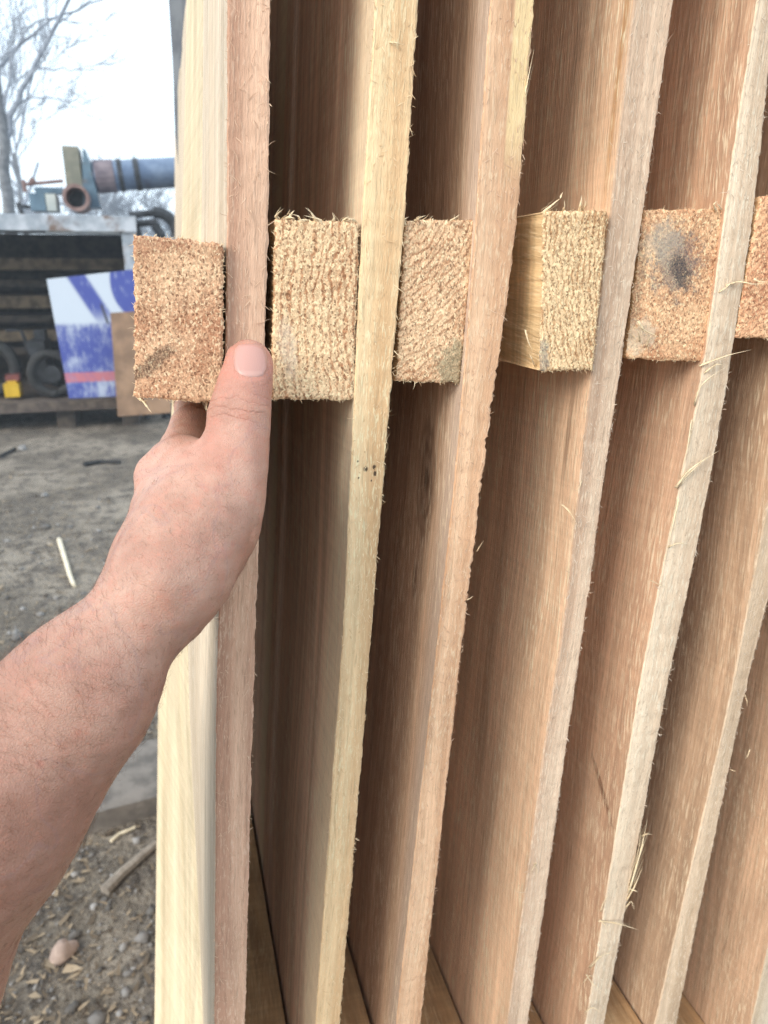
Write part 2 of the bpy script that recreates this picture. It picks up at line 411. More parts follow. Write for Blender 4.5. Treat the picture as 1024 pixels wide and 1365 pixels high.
def board_mesh(xl, xr, y0, y1, seed, fib=True, rag=0.00019, notch=None, xl_back=None, xr_back=None):
    """upright board; xl, xr = arrays over ZL. materials: 0 face, 1 front edge, 2 fuzz"""
    r = np.random.default_rng(seed)
    n = len(ZL)
    def j(s, k=1): 
        q = r.normal(0, s, n); q2 = smooth1(r.normal(0, s*1.6, n), 5)
        return (q*0.55+q2)*k
    yfront = y0 + j(rag*0.45)
    ch = 0.0006
    b = MB()
    xl = xl + smooth1(r.normal(0, 0.0003, n), 61)
    xr = xr + smooth1(r.normal(0, 0.0005, n), 61)
    if notch is not None: xr = xr + notch(ZL)
    xlb = xl if xl_back is None else xl_back; xrb = xr if xr_back is None else xr_back
    zj = np.stack([ZL]*1)[0]
    # left face
    ds = np.concatenate([[0], np.array([0.012, 0.03, 0.06, 0.1, 0.14, 0.18, 0.25]) / 0.25])
    cols = []; g = []
    for i, t in enumerate(ds):
        x = xl*(1-t)+xlb*t; y = y0 + ch + (y1-y0-ch)*t
        if i == 0: x = x + j(rag*0.5)
        cols.append(np.stack([x, np.full(n, y) + (j(rag*0.4) if i == 0 else 0), ZL], 1)); g.append(np.stack([np.zeros(n), np.full(n, y-y0), ZL], 1))
    left0 = cols[0]
    b.grid(np.stack(cols[::-1], 0), 0, np.stack(g[::-1], 0))
    # right face
    cr = []; gr = []
    for i, t in enumerate([0, 1.0]):
        x = xr*(1-t)+xrb*t; y = y0 + ch + (y1-y0-ch)*t
        if i == 0: x = x + j(rag)
        cr.append(np.stack([x, np.full(n, y), ZL], 1)); gr.append(np.stack([np.full(n, 0.016), np.full(n, y-y0), ZL], 1))
    b.grid(np.stack(cr, 0), 0, np.stack(gr, 0))
    # front edge with chamfer columns
    fr = [left0, np.stack([xl+ch+j(rag*0.5), yfront+j(rag*0.3), ZL], 1)]
    for t in (0.25, 0.5, 0.75):
        fr.append(np.stack([xl*(1-t)+xr*t, yfront+j(rag*0.18), ZL], 1))
    fr += [np.stack([xr-ch+j(rag), yfront+j(rag*0.4), ZL], 1), cr[0]]
    gf = [np.stack([np.full(n, 0.016*t), np.full(n, 0.0), ZL], 1) for t in (0, 0.04, .25, .5, .75, .96, 1)]
    for s_, e_ in ((0, 2), (1, 6), (5, 7)): b.grid(np.stack(fr[s_:e_], 0), 1, np.stack(gf[s_:e_], 0))
    # back, ends
    b.grid(np.stack([cr[-1], cols[-1]], 0), 0)
    for k in (0, -1):
        q = [cols[0][k], cr[0][k], cr[-1][k], cols[-1][k]]
        b.add(np.array(q), [(0, 1, 2, 3) if k == -1 else (3, 2, 1, 0)], 0)
    if fib:
        def at(arr, z): return np.interp(z, ZL, arr)
        # fuzz on the front edge
        k = 1700; z = r.uniform(0.98, 1.74, k); u = r.beta(0.8, 0.8, k)
        p = np.stack([at(xl, z)*(1-u)+at(xr, z)*u, at(yfront, z)-0.0001, z], 1)
        a = r.normal(0, 0.5, k) + np.where(r.random(k) < 0.5, np.pi, 0)
        d = np.stack([np.sin(a), -0.12*np.ones(k), np.cos(a)], 1)
        b.fibres(p, d, np.tile([0, -1.0, 0], (k, 1)), r.gamma(2, 0.0007, k)+0.0006, r.uniform(0.00012, 0.00032, k), r.uniform(0, 0.0008, k), 2, 0.8)
        # arris whiskers
        for xa, sx in ((xl, -1), (xr, 1)):
            k = 300; zc_ = r.uniform(0.98, 1.74, 40); z = np.clip(zc_[r.integers(0, 40, k)]+r.normal(0, .012, k), .96, 1.75)
            p = np.stack([at(xa, z), np.full(k, y0+0.0004), z], 1)
            d = np.stack([sx*r.uniform(0.1, 1, k), r.normal(-0.2, 0.4, k), r.normal(0, 1, k)], 1)
            nn = np.stack([sx*np.ones(k), -0.3*np.ones(k), np.zeros(k)], 1); nn /= np.linalg.norm(nn, axis=1)[:, None]
            b.fibres(p, d, nn, r.gamma(1.1, 0.0006, k)+0.0002, r.uniform(0.00008, 0.00022, k), r.uniform(0, 0.0006, k), 2, 1.2)
        # fibres on the left face, along the grain
        k = 3600; z = r.uniform(0.98, 1.74, k); t = r.random(k)**1.4*min(0.16, y1-y0)
        p = np.stack([at(xl, z)-0.0001, y0+0.001+t, z], 1)
        a = r.normal(0.12, 0.22, k) + np.where(r.random(k) < 0.5, np.pi, 0)
        d = np.stack([-0.05*np.ones(k), np.sin(a), np.cos(a)], 1)
        b.fibres(p, d, np.tile([-1.0, 0, 0], (k, 1)), r.gamma(2, 0.0009, k)+0.0008, r.uniform(0.0001, 0.00022, k), r.uniform(0.0, 0.0007, k), 2, 0.5)
    return b, xl, xr

def rail_mesh(c, y1, seed, nflake=260, rough=1.0):
    """c = four front corners (TL, TR, BR, BL) as world points; materials 0 end grain, 1 side, 2 fuzz"""
    r = np.random.default_rng(seed)
    c = np.array(c); TL, TR, BR, BL = c
    b = MB(); nu, nv = 46, 86
    u = np.linspace(0, 1, nu)[:, None, None]; v = np.linspace(0, 1, nv)[None, :, None]
    Pm = (BL*(1-u)+BR*u)*(1-v)+(TL*(1-u)+TR*u)*v
    wx = np.linalg.norm(TR-TL); wz = np.linalg.norm(TL-BL)
    amp = 0.00011*rough
    jit = r.normal(0, amp, (nu, nv))
    Pm = Pm.copy(); Pm[..., 1] += jit*1.0
    # ragged outline
    def rg(n): return smooth1(r.normal(0, 0.00035, n), 5)*rough + r.normal(0, 0.00014, n)*rough
    Pm[0, :, 0] += rg(nv); Pm[-1, :, 0] += rg(nv); Pm[:, 0, 2] += rg(nu); Pm[:, -1, 2] += rg(nu)
    Pm[0, :, 1] += 0.0006; Pm[-1, :, 1] += 0.0006; Pm[:, 0, 1] += 0.0006; Pm[:, -1, 1] += 0.0006
    G = np.concatenate([u*wx+0*v, 0*u+0*v, 0*u+v*wz], -1)
    b.grid(Pm, 0, G)
    # sides back to y1
    for k, line in enumerate((Pm[0, :], Pm[-1, ::-1], Pm[::-1, 0], Pm[:, -1])):
        L0 = line.copy(); rows = []; gs = []
        s = np.linspace(0, 1, len(L0))*(wz if k < 2 else wx)
        for yb in (None, 0.002, 0.02, 0.06, 0.15, 0.4, 1.0):
            Q = L0.copy()
            if yb is not None:
                Q[:, 1] = L0[0, 1]+(y1-c[0][1])*(yb if yb > 0.3 else yb)
                sm = smooth1(L0[:, 0], 9), smooth1(L0[:, 2], 9)
                if yb >= 0.02: Q[:, 0] = sm[0]; Q[:, 2] = sm[1]
            rows.append(Q); gs.append(np.stack([np.full(len(s), 0.01*k), s, Q[:, 1]], 1))
        b.grid(np.stack(rows, 0), 1, np.stack(gs, 0))
    q = Pm[[0, -1, -1, 0], [0, 0, -1, -1]].copy(); q[:, 1] = y1
    b.add(q, [(3, 2, 1, 0)], 1)
    # flakes torn up by the saw
    k = nflake; uu = r.integers(0, nu, k); vv = r.integers(0, nv, k)
    p = Pm[uu, vv]+np.array([0, -0.0001, 0])
    a = r.normal(0, 0.7, k)+np.where(r.random(k) < 0.5, np.pi, 0)
    d = np.stack([np.sin(a), -0.3*np.ones(k), np.cos(a)], 1)
    b.fibres(p, d, np.tile([0, -1.0, 0], (k, 1)), r.gamma(2.0, 0.00030, k)+0.0003, r.uniform(0.00012, 0.00034, k), r.uniform(0.0, 0.0004, k), 2, 1.0)
    for side in range(4):
        k = 50 if side < 2 else 40
        if side == 0: p = Pm[0, r.integers(0, nv, k)]; o = np.array([-1, 0, 0])
        elif side == 1: p = Pm[-1, r.integers(0, nv, k)]; o = np.array([1, 0, 0])
        elif side == 2: p = Pm[r.integers(0, nu, k), 0]; o = np.array([0, 0, -1])
        else: p = Pm[r.integers(0, nu, k), -1]; o = np.array([0, 0, 1])
        d = o[None]*r.uniform(0.2, 1, k)[:, None] + r.normal(0, 0.6, (k, 3))*np.array([1, 0.4, 1])
        b.fibres(p, d, np.tile([0, -1.0, 0], (k, 1)), r.gamma(1.5, 0.00042, k)+0.0002, r.uniform(0.00012, 0.00030, k), r.uniform(0, 0.0005, k), 2, 1.0)
    return b, Pm

def splinter_mb(pts, w0, Y=YF, flat=0.35):
    """px polyline [(x, y, dY)] -> tapered, slightly flat shard"""
    P = np.array([onY(x, y, Y+dy) for x, y, dy in pts]); 
    t = np.linspace(0, 1, len(P)); tt = np.linspace(0, 1, 9)
    P = np.stack([np.interp(tt, t, P[:, i]) for i in range(3)], 1)
    for i in range(3): P[:, i] = smooth1(P[:, i], 3)
    b = MB(); rr_ = np.random.default_rng(int(abs(P[0, 0])*1e6) % 99991)
    wv_ = rr_.uniform(.65, 1.25, 9)
    b.tube(P, 0.62*w0*np.maximum(0.05, (1-tt**1.4))*wv_, 4)
    Ls = np.linalg.norm(P[-1]-P[0])
    for q in range(4):
        o = rr_.normal(0, w0*.55, 3); e = rr_.normal(0, Ls*.10, 3)*np.array([1, .6, 1]); n_ = rr_.integers(5, 9)
        Q = P[:n_]+o*(1-0.5*tt[:n_, None])+e*(tt[:n_, None]**2)+rr_.normal(0, w0*.12, (n_, 3))
        b.tube(Q, w0*rr_.uniform(.12, .3)*np.linspace(1, .15, n_), 3)
    return b

FZ = [fuzzmat('torn_fibre_pale', sr(196, 162, 122), sr(238, 216, 178)), fuzzmat('torn_fibre_pink', sr(186, 148, 122), sr(228, 198, 168)),
      fuzzmat('torn_fibre_grey', sr(176, 152, 130), sr(226, 210, 188))]
SPL = wood('splinter_wood', sr(240, 220, 184), sr(218, 190, 150), sr(246, 232, 206), 9, 0.3, 0.0)

PANELS = [
 dict(L=[(303,0),(303,300),(297,700),(291,804),(288,1000),(286,1365)], R=[(360,0),(358,300),(346,700),(340,850),(331,1200),(327,1365)],
      face=(sr(214,196,172), sr(190,168,140), sr(232,222,205)), edge=(sr(206,164,132), sr(176,130,102), sr(226,194,164)), fz=1, pw=0.178,
      rail=[(178,312),(298,325),(297,538),(180,529)], rend=(sr(198,160,120), sr(146,92,58)), pith=(-0.03,0.1), rs=0.0030, ring=0.12, ry=-0.004,
      stains=[(0.0065,0.0135,0.012,0.0032,0.75,sr(70,58,50),0.85),(0.004,0.058,0.022,0.007,0.2,sr(150,98,76),0.5)],
      label='first fence panel on the left, pinkish board edge held by the hand', low=None),
 dict(L=[(500,0),(483,300),(474,480),(460,800),(452,920),(438,1120),(421,1365)], R=[(557,0),(541,290),(524,480),(499,800),(489,920),(474,1118),(453,1365)],
      face=(sr(186,150,124), sr(150,112,88), sr(214,186,158)), edge=(sr(216,184,136), sr(192,152,104), sr(238,214,170)), fz=0, pw=0.215, arc=0.0,
      rail=[(368,292),(479,296),(472,533),(361,532)], rend=(sr(214,178,132), sr(166,112,70)), rl=1.2, pith=(0.19,0.035), rs=0.0031, ring=1.0, ry=0.0,
      stains=[(0.006,0.02,0.004,0.012,0.1,sr(206,188,168),0.6)],
      label='fence panel right of the thumb with cream edge and splinters on its rail end', low=1.069, sap_sheen=(0.012, 0.05, sr(226,204,172)), dots=[(.007, 625, .0012), (.011, 623, .0011), (.0115, 632, .0010), (.004, 636, .0006), (.003, 614, .0008), (.010, 641, .0005)]),
 dict(L=[(653,0),(635,300),(607,640),(600,700),(584,850),(528,1365)], R=[(711,0),(692,290),(648,600),(638,700),(617,850),(561,1365)],
      face=(sr(170,137,108), sr(132,101,79), sr(202,174,146)), edge=(sr(214,172,132), sr(186,138,98), sr(232,200,162)), fz=1, pw=0.15, arc=1.6,
      rail=[(541,294),(634,293),(613,511),(529,508)], rend=(sr(204,166,124), sr(156,108,70)), pith=(-0.05,0.115), rs=0.0030, ring=0.75, ry=0.003,
      stains=[(0.029,0.006,0.011,0.013,0.6,sr(128,122,96),0.9)],
      label='fence panel with a jagged sawtooth right edge and a knot on its shaded face', low=1.096,
      knots_sheen=[(0.036,onY(560,640,.338)[2],0.015,0.034,sr(112,84,64),0.75,0.12),(0.040,onY(552,770,.342)[2],0.004,0.012,sr(96,66,50),0.7,0.1)], notch=True, sap_sheen=(0.004, 0.022, sr(196,174,156)), estreaks=[(690, 775, sr(160,104,66), .6)], strip=(.0095, onY(690, 150, YF)[2], sr(220,192,146))),  # the pale band here is a white-grey sheen painted near the front edge
 dict(L=[(845,0),(812,300),(786,520),(752,840),(736,920),(676,1365)], R=[(898,0),(856,300),(826,500),(780,830),(766,920),(704,1365)],
      face=(sr(186,152,120), sr(148,116,90), sr(212,184,154)), edge=(sr(200,170,140), sr(174,140,112), sr(224,202,174)), fz=2, pw=0.15,
      rail=[(725,281),(811,281),(791,493),(720,495)], rend=(sr(222,186,136), sr(176,128,80)), rl=1.12, pith=(0.13,0.05), rs=0.0028, ring=1.0, ry=-0.003,
      stains=[(0.0,0.006,0.006,0.010,0.2,sr(120,122,120),0.7)], 
      streaks=[(0.014, 0.0030, 1.43, 1.52, sr(112,84,66), .7), (0.006, 0.0025, 1.56, 1.70, sr(176,132,88), .7)], label='fence panel whose rail end shows a pale planed flank and two tall splinters', low=1.046),
 dict(L=[(985,150),(966,290),(938,497),(900,680),(855,900),(781,1365)], R=[(1024,90),(1006,290),(972,500),(940,680),(893,900),(806,1365)],
      face=(sr(178,142,112), sr(142,108,84), sr(206,176,146)), edge=(sr(206,182,152), sr(184,156,126), sr(228,212,188)), fz=2, pw=0.15,
      rail=[(860,280),(970,278),(940,482),(835,478)], rend=(sr(206,164,118), sr(162,104,64)), pith=(0.06,0.09), rs=0.0033, ring=0.25, ry=0.002,
      stains=[(0.019,0.042,0.014,0.017,0.6,sr(96,98,100),0.85),(0.023,0.038,0.005,0.011,0.6,sr(48,52,58),0.9),(0.010,0.050,0.012,0.010,0.0,sr(176,164,148),0.6),(0.004,0.010,0.012,0.008,0.3,sr(214,196,170),0.8),(0.0,0.035,0.005,0.03,0.0,sr(92,78,66),0.6)],
      label='fence panel with dark mould blotch on its rail and white fibres hanging along its edge', low=1.043,
      knots_sheen=[(0.026,onY(786,1085,.322)[2],0.008,0.030,sr(208,178,152),0.5,0.65),(0.018,onY(800,1055,.318)[2],0.0028,0.022,sr(104,66,44),0.85,0.785)]),  # the pale first entry paints a sheen beside the dark scar
 dict(L=[(1060,480),(1024,669),(973,935),(873,1365)], R=[(1098,480),(1050,705),(998,900),(902,1365)],
      face=(sr(168,137,108), sr(132,104,79), sr(202,175,146)), edge=(sr(198,170,138), sr(174,144,112), sr(222,200,170)), fz=2, pw=0.15,
      rail=[(1014,262),(1108,260),(1084,452),(980,450)], rend=(sr(206,156,110), sr(160,100,64)), pith=(-0.05,0.1), rs=0.003, ring=0.6, ry=0.0,
      stains=[], label='fence panel second from the right, its rail end cut off by the picture edge', low=1.066),
 dict(L=[(1105,900),(1069,1060),(1024,1265),(1002,1365)], R=[(1134,900),(1096,1060),(1048,1265),(1026,1365)],
      face=(sr(176,142,112), sr(138,106,82), sr(204,176,146)), edge=(sr(190,172,146), sr(170,148,120), sr(214,198,172)), fz=2, pw=0.15,
      rail=None, rend=(sr(206,156,110), sr(160,100,64)), pith=(-0.05,0.1), rs=0.003, ring=0.6, ry=0.0,
      stains=[], label='rightmost fence panel, only its shaded board face and lower corner showing', low=1.0,
      knots_sheen=[(0.05,1.35,0.012,0.03,sr(112,84,66),0.6,0.2)]),
]
GROUP = 'fence panels standing on edge in a row'
YB = 1.02
GAP = [(271,0),(269,300),(258,600),(250,850),(252,937),(262,1150),(271,1365)]
panel_objs = []
paleside = wood('rail_planed_side', sr(232,198,150), sr(206,166,116), sr(242,216,174), 3.4, 0.4, 0.3)
sidewood = wood('rail_side_wood', sr(206,168,124), sr(170,128,88), sr(226,196,156), 3, 0.4, 0.2)
for i, p in enumerate(PANELS):
    y0 = YF + p.get('dy', 0.0)
    xl, xr = edge_curves(p['L'], p['R'], y0)
    yb = 1.95
    root = thing('fence_panel', p['label'], 'fence panel', (float((xl[0]+xr[0])/2), y0, 0.0), GROUP)
    panel_objs.append(root)
    fm = wood('board_face', *[lift(q, 1.62 if i else 0.9, 0.88 if i else 1.0) for q in p['face']], seed=i*0.71+0.3, fuzzamt=0.65, saw=0.5 if p.get('arc') else 0.12, arc=p.get('arc', 0.0), knots_sheen=p.get('knots_sheen', ()), streaks=p.get('streaks', ()),
              sap_sheen=p.get('sap_sheen'))
    em = wood('board_edge', *[lift(q, 1.2, 0.85) for q in p['edge']], seed=i*1.13+4.2, fuzzamt=0.5, saw=0.02, edge=True, dots=[(x_, onY(490, y_, YF)[2], r_) for x_, y_, r_ in p.get('dots', ())],
              streaks=[(0.0, 0.2, onY(600, y1_, YF)[2], onY(600, y0_, YF)[2], c_, k_) for y0_, y1_, c_, k_ in p.get('estreaks', ())], strip=p.get('strip'))
    notch = None
    if p.get('notch'):
        def notch(z):
            r = np.random.default_rng(5); o = np.zeros_like(z)
            z0 = onY(650, 490, YF)[2]; z1 = onY(640, 800, YF)[2]
            zt = z0
            while zt > z1:
                h = r.uniform(0.0016, 0.0036); k = (z <= zt) & (z > zt-h)
                o[k] += -0.0012*(1-(zt-z[k])/h)*r.uniform(0.3, 1.2)
                zt -= h
            return o
    bk = {}
    if i == 0:
        g1_, _ = edge_curves(GAP, GAP, y0+p['pw']); bk = dict(xl_back=g1_, xr_back=g1_+0.015)
    b, xl2, xr2 = board_mesh(xl, xr, y0, y0+p['pw'], 100+i, notch=notch, **bk)
    part(b, 'picket', [fm, em, FZ[p['fz']]], root)
    # further pickets of the same panel, one behind the other
    yy = y0+p['pw']+(0.004 if i == 0 else 0.001); k = 0
    while yy < yb-0.03:
        wv = 0.145; ye = min(yy+wv, yb+0.05)
        if i == 0 and k == 0:      # the second board of the first panel has warped outwards towards its foot
            f_ = [(x_+(1.5 if y_ > 950 else -1), y_) for x_, y_ in GAP]; r_ = [(249,0),(243,300),(220,700),(211,924),(206,1365)]
            a_, _ = edge_curves(f_, f_, yy); c_, _ = edge_curves(r_, r_, ye)
            wm = wood('warped_board_face', sr(212,194,162), sr(192,170,134), sr(228,214,188), 2.2, 0.5, 0.25,
                      knots_sheen=[(0.07,1.30,0.03,0.035,sr(206,160,104),0.6,0.0)])
            b, _, _ = board_mesh(a_, a_+0.015, yy, ye, 300, fib=False, xl_back=c_, xr_back=c_+0.015)
            part(b, 'picket', [wm, wm], root, label='paler sunlit board bowed outwards at its foot')
        else:
            off = abs(rng.normal(0, 0.0012)) + (0.008 if i == 0 and k > 0 else 0)
            b, _, _ = board_mesh(xl+off, xr+off, yy, ye, 300+10*i+k, fib=False)
            part(b, 'picket', [fm, fm], root)
        yy = ye+rng.uniform(0.0006, 0.002); k += 1
    # rails nailed to the left of the boards
    if p['rail']:
        yr = y0+p['ry']
        c = [onY(x, y, yr) for x, y in p['rail']]
        rm = endgrain('rail_end_grain', *[lift(q, p.get('rl', 1.4), 0.85) for q in p['rend']], seed=i*0.37, pith=p['pith'], ringsp=p['rs'], stains=p['stains'], ring=p['ring'])
        b, Pm = rail_mesh(c, yb+0.04, 500+i)
        p['railobj'] = part(b, 'rail', [rm, paleside if i == 3 else sidewood, FZ[0]], root)
    zr = p['low'] if p['low'] else 0.16
    for zt in ([zr] if i == 0 else [zr, zr-0.62]):
        zc = zt-0.03
        xw = float(np.interp(zc, ZL, xl))
        hw = 0.036
        c = [(xw-0.0006-hw, y0+0.003, zt), (xw-0.0006, y0+0.003, zt), (xw-0.0006-0.004, y0+0.003, zt-0.064), (xw-0.0046-hw, y0+0.003, zt-0.064)]
        b, _ = rail_mesh(c, yb+0.03, 700+i, nflake=200)
        rm2 = rm if p['rail'] else sidewood
        part(b, 'rail', [rm2, sidewood, FZ[0]], root)

# large splinters and hairs, each a part of the rail or the board it hangs from
def splinters(i, name, items, target='root', mat=None):
    for pts, w0 in items:
        par = PANELS[i]['railobj'] if target == 'rail' else panel_objs[i]
        b = splinter_mb(pts, w0)
        pw = WPOS[panel_objs[i].name]
        o = b.build(name, mat or SPL, None, True, origin=pw)
        o.parent = par; o.location = (0, 0, 0)
splinters(0, 'splinter', [([(184,528,.002),(192,536,-.001),(198,545,-.003),(203,551,-.003)], .0011), ([(181,527,.002),(189,535,0),(197,534,-.002)], .0008),
   ([(231,530,.001),(232,536,-.001),(230,545,-.001)], .0007), ([(276,534,.002),(275,543,0),(279,556,-.002)], .0009)], 'rail')
splinters(1, 'splinter', [([(372,294,.002),(366,288,0),(378,278,-.002)], .0009), ([(385,293,.002),(388,285,0),(393,280,0)], .0011), ([(402,296,.002),(398,288,0),(388,285,-.002)], .0009),
   ([(424,297,.001),(418,288,0),(410,277,-.002)], .0013), ([(430,297,.001),(424,292,0),(405,287,-.003)], .0010), ([(443,297,.002),(446,291,0),(443,283,0)], .0009),
   ([(455,297,.002),(462,290,0),(470,293,-.002)], .0010), ([(462,297,.002),(458,293,0),(466,288,-.002)], .0008), ([(474,298,.002),(470,292,0),(462,294,-.002)], .0009),
   ([(378,294,.002),(384,289,0),(394,291,-.002)], .0011), ([(412,296,.002),(406,293,0),(396,294,-.002)], .0010)], 'rail')
splinters(2, 'splinter', [([(553,294,.002),(560,290,0),(568,287,0)], .0009), ([(600,294,.002),(608,290,0),(612,286,0)], .0007), ([(541,300,.002),(539,292,0),(545,289,0)], .0007)], 'rail')
splinters(3, 'splinter', [([(722,284,.002),(733,276,-.001),(742,268,-.002),(748,264,-.002)], .0010), ([(747,264,-.002),(749,259,-.002),(751,255,-.002)], .0005), ([(751,282,.002),(753,274,0),(752,266,0)], .0009), ([(772,281,.002),(774,272,0),(776,260,0)], .0012),
   ([(777,280,.002),(781,272,0),(779,263,0)], .0008), ([(700,440,.0),(704,455,-.002),(711,470,-.003)], .0005), ([(713,488,.001),(709,478,-.002),(705,470,-.002)], .0006)], 'rail')
splinters(4, 'splinter', [([(954,280,.002),(951,272,-.001),(957,268,-.002)], .0009), ([(962,279,.002),(958,273,0),(955,270,0)], .0006), ([(851,428,0),(858,440,-.002),(880,450,-.003)], .0011), ([(853,455,.001),(852,445,-.002),(850,438,-.002)], .0006), ([(862,462,.001),(866,450,-.002),(872,445,-.002)], .0006)], 'rail')
# board whiskers
splinters(2, 'splinter', [([(690,175,.003),(697,140,.001),(704,105,-.001),(712,66,-.003)], .0009), ([(686,190,.003),(693,150,.001),(703,92,0)], .0007), ([(636,735,.001),(640,728,-.001),(645,720,-.002)], .0004), ([(622,800,0),(628,797,-.002),(631,794,-.002)], .0005)])
splinters(3, 'splinter', [([(749,673,0),(758,680,-.002),(766,692,-.003),(772,706,-.002)], .0006), ([(776,640,0),(772,650,-.002),(768,656,-.002)], .0004), ([(716,1150,0),(710,1158,-.002),(706,1170,-.002)], .0005), ([(712,1150,0),(716,1160,-.002),(713,1172,-.001)], .0004)])
splinters(4, 'splinter', [([(932,488,0),(950,481,-.003),(975,472,-.004),(1003,466,-.006)], .0007), ([(939,497,0),(955,485,-.003),(972,488,-.003)], .0005), ([(926,540,0),(932,515,-.002),(950,500,-.003),(970,488,-.004)], .0006),
   ([(902,650,0),(916,628,-.002),(940,612,-.004),(960,600,-.005)], .0010), ([(905,645,0),(925,625,-.003),(945,610,-.004)], .0007), ([(922,560,0),(916,600,-.001),(905,640,-.001)], .0006),
   ([(905,665,0),(897,700,-.001),(890,730,-.001),(884,760,-.001)], .0006), ([(890,730,0),(905,723,-.003),(915,726,-.003),(922,735,-.002)], .0005), ([(868,774,0),(880,780,-.002),(892,786,-.003)], .0004),
   ([(968,381,0),(985,374,-.003),(1005,380,-.004),(1022,376,-.006)], .0007), ([(958,390,0),(970,382,-.002),(980,372,-.003)], .0005), ([(1005,372,-.002),(1015,376,-.004),(1028,374,-.006)], .0006),
   ([(838,1190,0),(850,1150,-.002),(858,1120,-.003),(863,1092,-.003)], .0011), ([(842,1180,0),(853,1140,-.002),(864,1110,-.004)], .0008), ([(856,1115,0),(862,1112,-.003),(871,1112,-.004)], .0006), ([(836,1200,0),(847,1180,-.002),(857,1155,-.003)], .0010),
   ([(834,1210,0),(842,1200,-.002),(846,1215,-.003)], .0006), ([(838,1185,0),(848,1188,-.003),(851,1190,-.003)], .0006), ([(798,1228,0),(820,1230,-.003),(840,1236,-.005),(852,1240,-.006)], .0008), ([(800,1226,0),(808,1235,-.003),(812,1245,-.003)], .0005),
   ([(786,1290,0),(800,1275,-.003),(822,1267,-.003)], .0008), ([(782,1300,0),(790,1312,-.002),(808,1326,-.003)], .0005), ([(778,1310,0),(786,1300,-.003),(796,1304,-.003)], .0004), ([(780,1350,0),(790,1342,-.003),(804,1352,-.003)], .0005),
   ([(800,1215,0),(806,1200,-.002),(813,1190,-.002)], .0006)])
splinters(5, 'splinter', [([(993,925,0),(996,935,-.001),(997,942,-.002)], .0004), ([(974,1026,0),(979,1028,-.002),(982,1027,-.003)], .0004), ([(1000,1000,-.002),(996,1010,-.002),(993,1012,-.003)], .0003)])
splinters(1, 'splinter', [([(474,1118,0),(477,1120,-.001),(480,1121,-.002)], .0005), ([(520,56,0),(530,57,-.002),(541,60,-.002)], .0004)])

